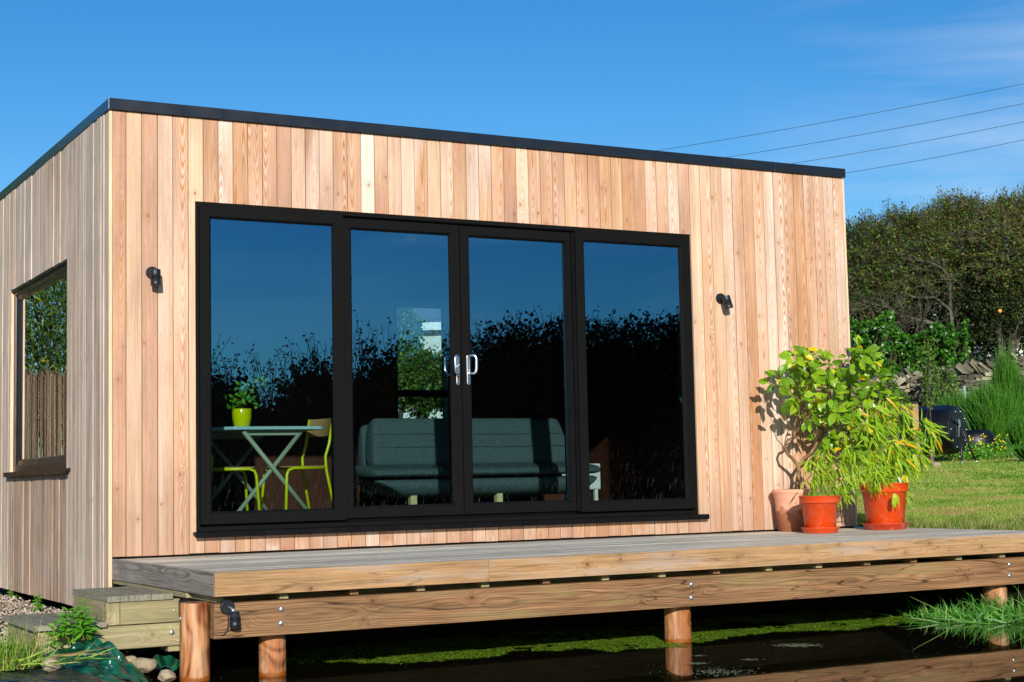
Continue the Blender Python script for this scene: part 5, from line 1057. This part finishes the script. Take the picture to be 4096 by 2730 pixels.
for (px, r0, r1, D, lab) in ((4008, 1512, 1640, 28.45, 'pale plastic tree guard in the middle of the tallest broom'), (3856, 1545, 1610, 28.5, 'short pale tree guard seen through the broom behind the compost tumbler')):
    a = Vector(at(px, r0, D)); b = Vector(at(px+6, r1, D)); b.z = min(b.z, a.z-.3); m = MB(); m.tube([a, a.lerp(b, .5), b], [.030, .030, .030], 14); tag(m.build('tree_guard', M['tubeguard']), lab, 'tree guard', 'pale tree guards')
# compost tumbler
tc2 = at(3742, 1760, 24.0); gz = float(ground_z(tc2[0], tc2[1])); e = tag(empty('compost_tumbler', (tc2[0], tc2[1], gz)), 'black plastic compost tumbler drum on tubular legs standing on the lawn', 'composter')
sc_ = 24./F; cz = at(3742, 1722, 24.)[2]-gz; R = MB(); axd = Vector((.80, -.60, 0)).normalized()     # drum axis
axd = Vector((rt[0], rt[1], 0))*.78+Vector((-vv[0], -vv[1], 0)).normalized()*.63; axd = axd.normalized(); side = Vector((0, 0, 1)).cross(axd).normalized(); rd = .36
def drum(mb, ca, half, rr, n=8, off=0):
    pr = [(-half, rr*.80), (-half*.97, rr*.93), (-half*.55, rr), (-half*.03, rr*1.0), (0, rr*1.035), (half*.03, rr), (half*.55, rr), (half*.97, rr*.93), (half, rr*.80)]; b = len(mb.v)
    for s_, r_ in pr:
        for k in range(n): a = 2*math.pi*(k+.5)/n+off; mb.v.append(tuple(ca+axd*s_+side*math.cos(a)*r_+Vector((0, 0, 1))*math.sin(a)*r_))
    for i in range(len(pr)-1):
        for k in range(n): k2 = (k+1) % n; mb.face((b+i*n+k, b+i*n+k2, b+(i+1)*n+k2, b+(i+1)*n+k))
    mb.face([b+k for k in range(n)][::-1]); mb.face([b+(len(pr)-1)*n+k for k in range(n)])
cdr = Vector((0, 0, cz)); m = MB(); drum(m, cdr, .36, rd, 10); m.build('drum', M['plasticblack'], e, bevel=.03, seg=3)
fe = cdr+axd*.362
for k in range(10):
    a = 2*math.pi*k/10; q = fe+side*math.cos(a)*.27+Vector((0, 0, 1))*math.sin(a)*.27; m = MB(); m.tube([q-axd*.01, q+axd*.008], .010, 8); m.build('bolt', M['steel'], e)
m = MB(); q = fe+side*-.12+Vector((0, 0, .11)); m.tube([q-side*.12+Vector((0, 0, .04)), q+side*.10-Vector((0, 0, .04))], .022, 8); m.build('hand_grip', M['rubber'], e)
m = MB()
for s_ in (1, -1):
    hb = cdr+axd*(.40*s_); 
    for k in (-1, 1):
        ft_ = hb+side*(.27*k); ft_.z = .0; m2 = MB(); m2.tube([hb+Vector((0, 0, .03)), ft_+axd*.10*s_], .015, 10); m2.build('leg', M['lampblack'], e); m2 = MB(); m2.tube([ft_+axd*.10*s_+(hb-ft_)*.09, ft_+axd*.10*s_-Vector((0, 0, .02))], .019, 10); m2.build('leg_tip', M['steel'], e)
    m2 = MB(); m2.tube([hb+side*-.17+Vector((0, 0, -cz*.62))+axd*.06*s_, hb+side*.17+Vector((0, 0, -cz*.62))+axd*.06*s_], .008, 8); m2.build('stretcher', M['lampblack'], e)
    m2 = MB(); u = side; z = Vector((0, 0, 1)); qs = [hb-axd*.02*s_+u*a+z*b for a, b in ((-.04, -.11), (.05, -.09), (.03, .13), (-.02, .15))]; b0 = len(m2.v)
    for q in qs: m2.v.append(tuple(q))
    for q in qs: m2.v.append(tuple(q-axd*.008))
    m2.face((0, 1, 2, 3)); m2.face((7, 6, 5, 4)); [m2.face((i, (i+1) % 4, 4+(i+1) % 4, 4+i)) for i in range(4)]; m2.build('bearing_plate', M['steel'], e)
p = at(3900, 1800, 26.); gz2 = float(ground_z(p[0], p[1])); zt = at(3900, 1722, 26.)[2]-gz2; m = MB(); m.lathe([(.0001, .0), (.30, 0), (.33, zt*.5), (.31, zt*.8), (.24, zt*.98), (.22, zt), (.0001, zt*.97)], 28); e = tag(empty('black_tub', (p[0], p[1], gz2)), 'low domed black tub on the grass to the right of the compost tumbler', 'tub'); m.build('body', M['plasticblack'], e)
# timber raised bed
p = at(3560, 1660, 23.2); q = at(3668, 1656, 23.2); gz2 = float(ground_z(p[0], p[1])); e = tag(empty('raised_bed', (p[0], p[1], gz2)), 'pale timber raised bed behind the bamboo', 'raised bed'); dz_ = p[2]-gz2; dx_ = Vector(q)-Vector(p)
for k in range(1):
    m = MB(); m.plank((-1.2, -.02, dz_-.02-.17*k), (float(dx_.length), .02, dz_+.13-.17*k), 0); m.xf(0, Matrix.Rotation(math.atan2(dx_.y, dx_.x), 4, 'Z')); m.build('board', M['beam'], e)
m = MB(); m.plank((float(dx_.length)-.06, -.05, -.2), (float(dx_.length)+.02, .03, dz_+.14), 2); m.xf(0, Matrix.Rotation(math.atan2(dx_.y, dx_.x), 4, 'Z')); m.build('corner_post', M['fascia'], e)
# sapling
g = at(3728, 1856, 23.); gz2 = float(ground_z(g[0], g[1])); e = tag(empty('sapling', (g[0], g[1], gz2)), 'thin young fruit tree with a brown plastic guard round its stem', 'young tree'); H = at(3728, 1360, 23.)[2]-gz2
m = MB(); m.tube([(0, 0, -.05), (.01, 0, .5*H), (-.01, 0, .75*H), (.03, 0, H)], [.014, .011, .008, .003], 7); m.build('trunk', M['bark'], e)
m = MB(); m.tube([(0, 0, -.04), (0, 0, .30)], .026, 14); m.tube([(0, 0, .0), (0, 0, .14)], .032, 14); m.build('stem_guard', M['brownguard'], e)
A = []; B = []
for k in range(16): z = rng.uniform(.35, .95)*H; a = rng.random()*6.28; A.append((0, 0, z)); B.append((math.cos(a)*.16, math.sin(a)*.16, min(H, z+rng.uniform(.12, .4))))
A = np.array(A); B = np.array(B); V, Fa = sticks(A, B, .005, .002); npmesh('branch', V, Fa, M['twig'], e); i = rng.integers(0, 16, 420); t = rng.random((420, 1)); P = A[i]+(B[i]-A[i])*t+rng.normal(0, .025, (420, 3)); V, Fa = quadset(P, rng.normal(size=(420, 3)), rng.normal(size=(420, 3))+[-.3, -.8, .5], rng.uniform(.03, .06, 420), .022); npmesh('crown', V, Fa, M['willow'], e, rnd=rng.uniform(.3, .95, 420))
p = at(3745, 1855, 22.9); me_ = rock(3745, 1855, float(ground_z(p[0], p[1])), .10, .08, .07, 'pale round stone at the foot of the sapling', 5); me_.location = (p[0], p[1], float(ground_z(p[0], p[1]))+.03); me_['group'] = 'boulders at the pond edge'; del me_['group']
# yellow-flowered weeds and rough plants by the wall
def meadow(px0, px1, D0, D1, n, H, name, mat, rb=(2, 2), W=.007):
    px = rng.uniform(px0, px1, n); D = rng.uniform(D0, D1, n); P = np.array([at(a, 1800, d) for a, d in zip(px, D)]); P[:, 2] = ground_z(P[:, 0], P[:, 1]); V, Fa = blades(P, rng.uniform(H[0], H[1], n), W, rng.normal(0, 1, (n, 3))*[1, 1, 0]*.6); return V, Fa, np.repeat(rng.beta(rb[0], rb[1], n), 2)
g = at(3935, 1830, 24.6); gz2 = float(ground_z(g[0], g[1])); e = tag(empty('flowering_weed', (g[0], g[1], gz2)), 'leafy green clump with small yellow flowers right of the compost tumbler', 'wildflowers')
n = 900; P = rng.normal(0, 1, (n, 3))*[.30, .22, .10]; P[:, 2] = np.abs(P[:, 2])+.03; V, Fa = quadset(P, rng.normal(size=(n, 3))+[0, 0, .8], rng.normal(size=(n, 3))+[-.3, -.8, .6], rng.uniform(.03, .08, n), .028); npmesh('foliage', V, Fa, M['weedleaf'], e, rnd=rng.uniform(0, .85, n))
n = 42; A = rng.normal(0, 1, (n, 3))*[.24, .18, 0]+[-.08, 0, 0]; B = A+np.stack([rng.normal(0, .06, n), rng.normal(0, .06, n), rng.uniform(.08, .40, n)], -1); V, Fa = sticks(A, B, .003, .002); npmesh('stem', V, Fa, M['stem'], e); P = np.repeat(B, 3, 0)+rng.normal(0, .012, (n*3, 3)); V, Fa = quadset(P, rng.normal(size=(n*3, 3)), np.tile([-.3, -1, .3], (n*3, 1)), .022, .02); npmesh('flowers', V, Fa, M['yflower'], e)['kind'] = 'stuff'
# lawn
parts = [meadow(3420, 4140, 13.2, 17.5, 52000, (.025, .055), '', None, (2, 2.2), .006), meadow(3400, 4150, 17.5, 24.5, 52000, (.03, .065), '', None, (2, 2.2), .009), meadow(3400, 4150, 24.5, 33., 26000, (.05, .13), '', None, (1.6, 3), .012)]
# cut patches: blades thin out where the mower scalped
V, Fa, R = join(parts); fc = V[Fa[:, 0]]; k_ = vnoise(fc[:, 0], fc[:, 1], 1.2, 11)*.5+vnoise(fc[:, 0], fc[:, 1], 3.5, 12)*.5; R = np.clip(R+.08+(k_-.5)*1.2, 0, 1); tag(npmesh('lawn', V, Fa, M['lawngrass'], rnd=R), kind='stuff')
n = 9000; px = rng.uniform(3380, 4160, n); D = 12.35+rng.random(n)**1.5*1.2+.0016*(3760-px)*0; P = np.array([at(a, 2110, d) for a, d in zip(px, D)]); ok = (P[:, 0] > 6.10) | (P[:, 1] > .42); P = P[ok]; n = len(P); P[:, 2] = ground_z(P[:, 0], P[:, 1])-.01
V, Fa, k = longblades(P, np.stack([rng.normal(0, .35, n), rng.normal(0, .35, n), np.ones(n)], -1), rng.uniform(.03, .13, n)*(.35+1.1*vnoise(P[:, 0], P[:, 1], 4, 6)), rng.uniform(.004, .007, n), 4, grav=1.4); tag(npmesh('rough_grass', V, Fa, M['drygrass'], rnd=np.repeat(rng.beta(2, 1.8, n), k)), kind='stuff')
# ---- houses seen through gaps
def house(px, D, w_, d_, eave, ridge, rz, lab, roofm=M['slate'], hip=0.):
    g = at(px, 1700, D); gz = float(ground_z(g[0], g[1])); e = tag(empty('house', (g[0], g[1], gz), rz), lab, 'house'); m = MB(); m.box((-w_/2, -d_/2, -.5), (w_/2, d_/2, eave)); 
    if not hip: m.prism([(-d_/2, eave), (d_/2, eave), (0, ridge)], 0, -w_/2, w_/2)
    m.build('wall', M['harl'], e)
    m = MB()
    for s_ in (-1, 1):
        m.v += []; b = len(m.v); y0, z0 = s_*(d_/2+.25), eave-.12; y1, z1 = 0, ridge+.06
        for (x, y, z) in ((-w_/2-.25, y0, z0), (w_/2+.25, y0, z0), (w_/2+.25-hip, y1, z1), (-w_/2-.25+hip, y1, z1)): m.v.append((x, y, z)); 
        for (x, y, z) in ((-w_/2-.25, y0, z0+.1), (w_/2+.25, y0, z0+.1), (w_/2+.25-hip, y1, z1+.1), (-w_/2-.25+hip, y1, z1+.1)): m.v.append((x, y, z))
        for f in ((0, 1, 2, 3), (7, 6, 5, 4), (0, 4, 5, 1), (1, 5, 6, 2), (2, 6, 7, 3), (3, 7, 4, 0)): m.face([b+i for i in f])
    if hip:
        for s_ in (-1, 1):
            b = len(m.v); q = [(s_*(w_/2+.25), -d_/2-.25, eave-.12), (s_*(w_/2+.25), d_/2+.25, eave-.12), (s_*(w_/2+.25-hip), 0, ridge+.06)]; m.v += q+[(a_, b_, c_+.1) for a_, b_, c_ in q]
            for f in ((0, 1, 2), (5, 4, 3), (0, 3, 4, 1), (1, 4, 5, 2), (2, 5, 3, 0)): m.face([b+i for i in f])
    m.build('roof', roofm, e); m = MB()
    for s_ in (-1, 1): m.box((-w_/2-.27, s_*(d_/2+.26)-.03, eave-.2), (w_/2+.27, s_*(d_/2+.26)+.03, eave-.03))
    m.build('eaves_board', M['white'], e); 
    for k in range(2):
        m = MB(); xx = -w_/4+k*w_/2; m.box((xx-.5, -d_/2-.02, eave*.35), (xx+.5, -d_/2+.02, eave*.75)); wn = m.build('window', M['white'], e); m = MB(); m.box((xx-.44, -d_/2-.03, eave*.35+.06), (xx+.44, -d_/2-.021, eave*.75-.06)); m.build('pane', M['lampblack'], wn)
    return e
house(3960, 46, 9, 6, 3.0, 4.4, -.75, 'pale rendered house glimpsed through the dark trees at the right')
house(2190, 38, 6.5, 6.5, 2.75, 4.7, -.50, 'neighbouring house with slate roof seen through the cabin and its rear window', hip=2.4)
tree('garden_tree', 1600, 1350, 27, 62, 120, 'grey-green tree seen through the left part of the rear window', 'tree', 1500, 6500, M['twig'], M['willow'], M['bark'], M['bark'], None, .07, 'garden trees seen through the rear window', 6, lsz=(.05, .09), twl=(.06, .18))
tree('garden_tree', 1700, 1530, 22, 140, 110, 'rounded green shrub seen through the rear window below the slate roof', 'shrub', 1500, 9000, M['twig'], M['willow'], M['bark'], M['bark'], None, .06, 'garden trees seen through the rear window', 6, lsz=(.04, .08), twl=(.06, .16))
# ---- overhead cables
for i, ((xa, ya), (xb, yb_), lab) in enumerate((((2535, 601), (4096, 322), 'topmost of the thin overhead cables'), ((2805, 627), (4096, 400), 'second overhead cable from the top'), ((3095, 646), (4096, 471), 'third overhead cable from the top'), ((3380, 671), (4096, 541), 'lowest of the four overhead cables against the sky'), ((3350, 990), (4096, 865), 'faint cable crossing in front of the tree crowns'))):
    D = 30. if i == 4 else 40.; a = Vector(at(xa-600, ya+600*(ya-yb_)/(xb-xa), D)); b = Vector(at(xb+500, yb_-500*(ya-yb_)/(xb-xa), D)); pts = [a.lerp(b, t/16)-Vector((0, 0, .16*math.sin(math.pi*t/16)))*(1) for t in range(17)]; m = MB(); m.tube(pts, .0065 if i < 4 else .0045, 5)
    tag(m.build('overhead_cable', M['wire']), lab+' at the upper right', 'cable', 'overhead cables')
# ---- surroundings mirrored in the glass: hedge beyond the pond, willow screen and trees to the left
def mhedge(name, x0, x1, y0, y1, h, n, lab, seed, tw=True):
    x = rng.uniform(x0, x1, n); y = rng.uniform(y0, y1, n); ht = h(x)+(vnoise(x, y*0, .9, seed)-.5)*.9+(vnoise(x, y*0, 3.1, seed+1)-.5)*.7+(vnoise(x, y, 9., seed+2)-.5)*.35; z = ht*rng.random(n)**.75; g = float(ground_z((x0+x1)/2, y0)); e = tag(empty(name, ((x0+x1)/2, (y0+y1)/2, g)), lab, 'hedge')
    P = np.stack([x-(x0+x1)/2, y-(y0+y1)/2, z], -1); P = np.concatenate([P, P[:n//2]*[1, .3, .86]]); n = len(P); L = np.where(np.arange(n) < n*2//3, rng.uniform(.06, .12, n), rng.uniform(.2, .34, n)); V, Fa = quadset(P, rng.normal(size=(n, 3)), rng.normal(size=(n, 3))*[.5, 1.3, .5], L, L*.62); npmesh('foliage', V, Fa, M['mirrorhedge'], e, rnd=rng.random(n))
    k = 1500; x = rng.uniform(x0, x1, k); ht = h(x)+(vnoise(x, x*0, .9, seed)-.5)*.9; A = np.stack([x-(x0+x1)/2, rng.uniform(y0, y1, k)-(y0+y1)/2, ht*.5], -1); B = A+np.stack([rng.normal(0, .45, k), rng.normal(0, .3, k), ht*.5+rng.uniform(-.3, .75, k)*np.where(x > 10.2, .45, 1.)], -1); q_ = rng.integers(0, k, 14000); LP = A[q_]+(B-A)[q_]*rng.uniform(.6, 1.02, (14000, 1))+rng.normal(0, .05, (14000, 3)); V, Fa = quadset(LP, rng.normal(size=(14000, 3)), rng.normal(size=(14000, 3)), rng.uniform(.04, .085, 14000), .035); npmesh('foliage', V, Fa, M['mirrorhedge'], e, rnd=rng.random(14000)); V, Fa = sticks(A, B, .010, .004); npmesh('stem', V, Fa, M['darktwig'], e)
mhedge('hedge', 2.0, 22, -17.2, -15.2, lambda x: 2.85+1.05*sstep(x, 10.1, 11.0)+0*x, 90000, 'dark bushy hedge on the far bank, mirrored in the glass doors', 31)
sc = tag(empty('willow_screen', (-3.2, 9., -.2)), 'brown willow-stick screen mirrored in the side window', 'screen fence'); m = MB(); x = -4.5
while x < 3.15: r_ = random.uniform(.006, .011); h_ = random.uniform(1.95, 2.05); l = random.uniform(-.007, .007); yo = random.uniform(-.02, .02); m.tube([(x, yo, 0), (x+l, yo, h_*.5), (x+l*.3, yo, h_)], [r_, r_*.95, r_*.8], 5, r=random.random()); x += r_*.95
m.build('stick', M['reed'], sc)
for (x, y, h_, s_, lab) in ((-2.6, 12.5, 3.2, (1.9, 2.3), 'leafy willow directly behind the willow screen'), (-5.2, 13.0, 3.4, (1.9, 2.5), 'second willow behind the screen, further from the cabin'), (-.4, 14., 3.0, (1.7, 2.2), 'willow at the cabin end of the screen'), (-3.6, 17, 4., (2.4, 3.), 'large willow standing behind the others')):
    q = np.array([x, y, h_]); e = tag(empty('willow_tree', (x, y, 0)), lab, 'tree', 'willows behind the screen'); m = MB(); m.tube([(0, 0, -.2), (.1, 0, h_*.5), (0, .1, h_)], [.06, .05, .03], 8)
    for k in range(9): a = k*.7; m.tube([(.05, 0, h_*.4), (math.cos(a)*s_[0]*.5, math.sin(a)*s_[0]*.5, h_), (math.cos(a)*s_[0]*.8, math.sin(a)*s_[0]*.8, h_+s_[1]*.5)], [.025, .015, .006], 6)
    m.build('trunk', M['bark'], e); n = 24000; d = unit(rng.normal(size=(n, 3)))*np.cbrt(rng.random((n, 1)))*[s_[0], s_[0], s_[1]]+[0, 0, h_]; V, Fa = quadset(d, rng.normal(0, .5, (n, 3))+[0, 0, -.6], rng.normal(size=(n, 3)), rng.uniform(.09, .17, n), .020); npmesh('crown', V, Fa, M['willow'], e, rnd=rng.random(n))
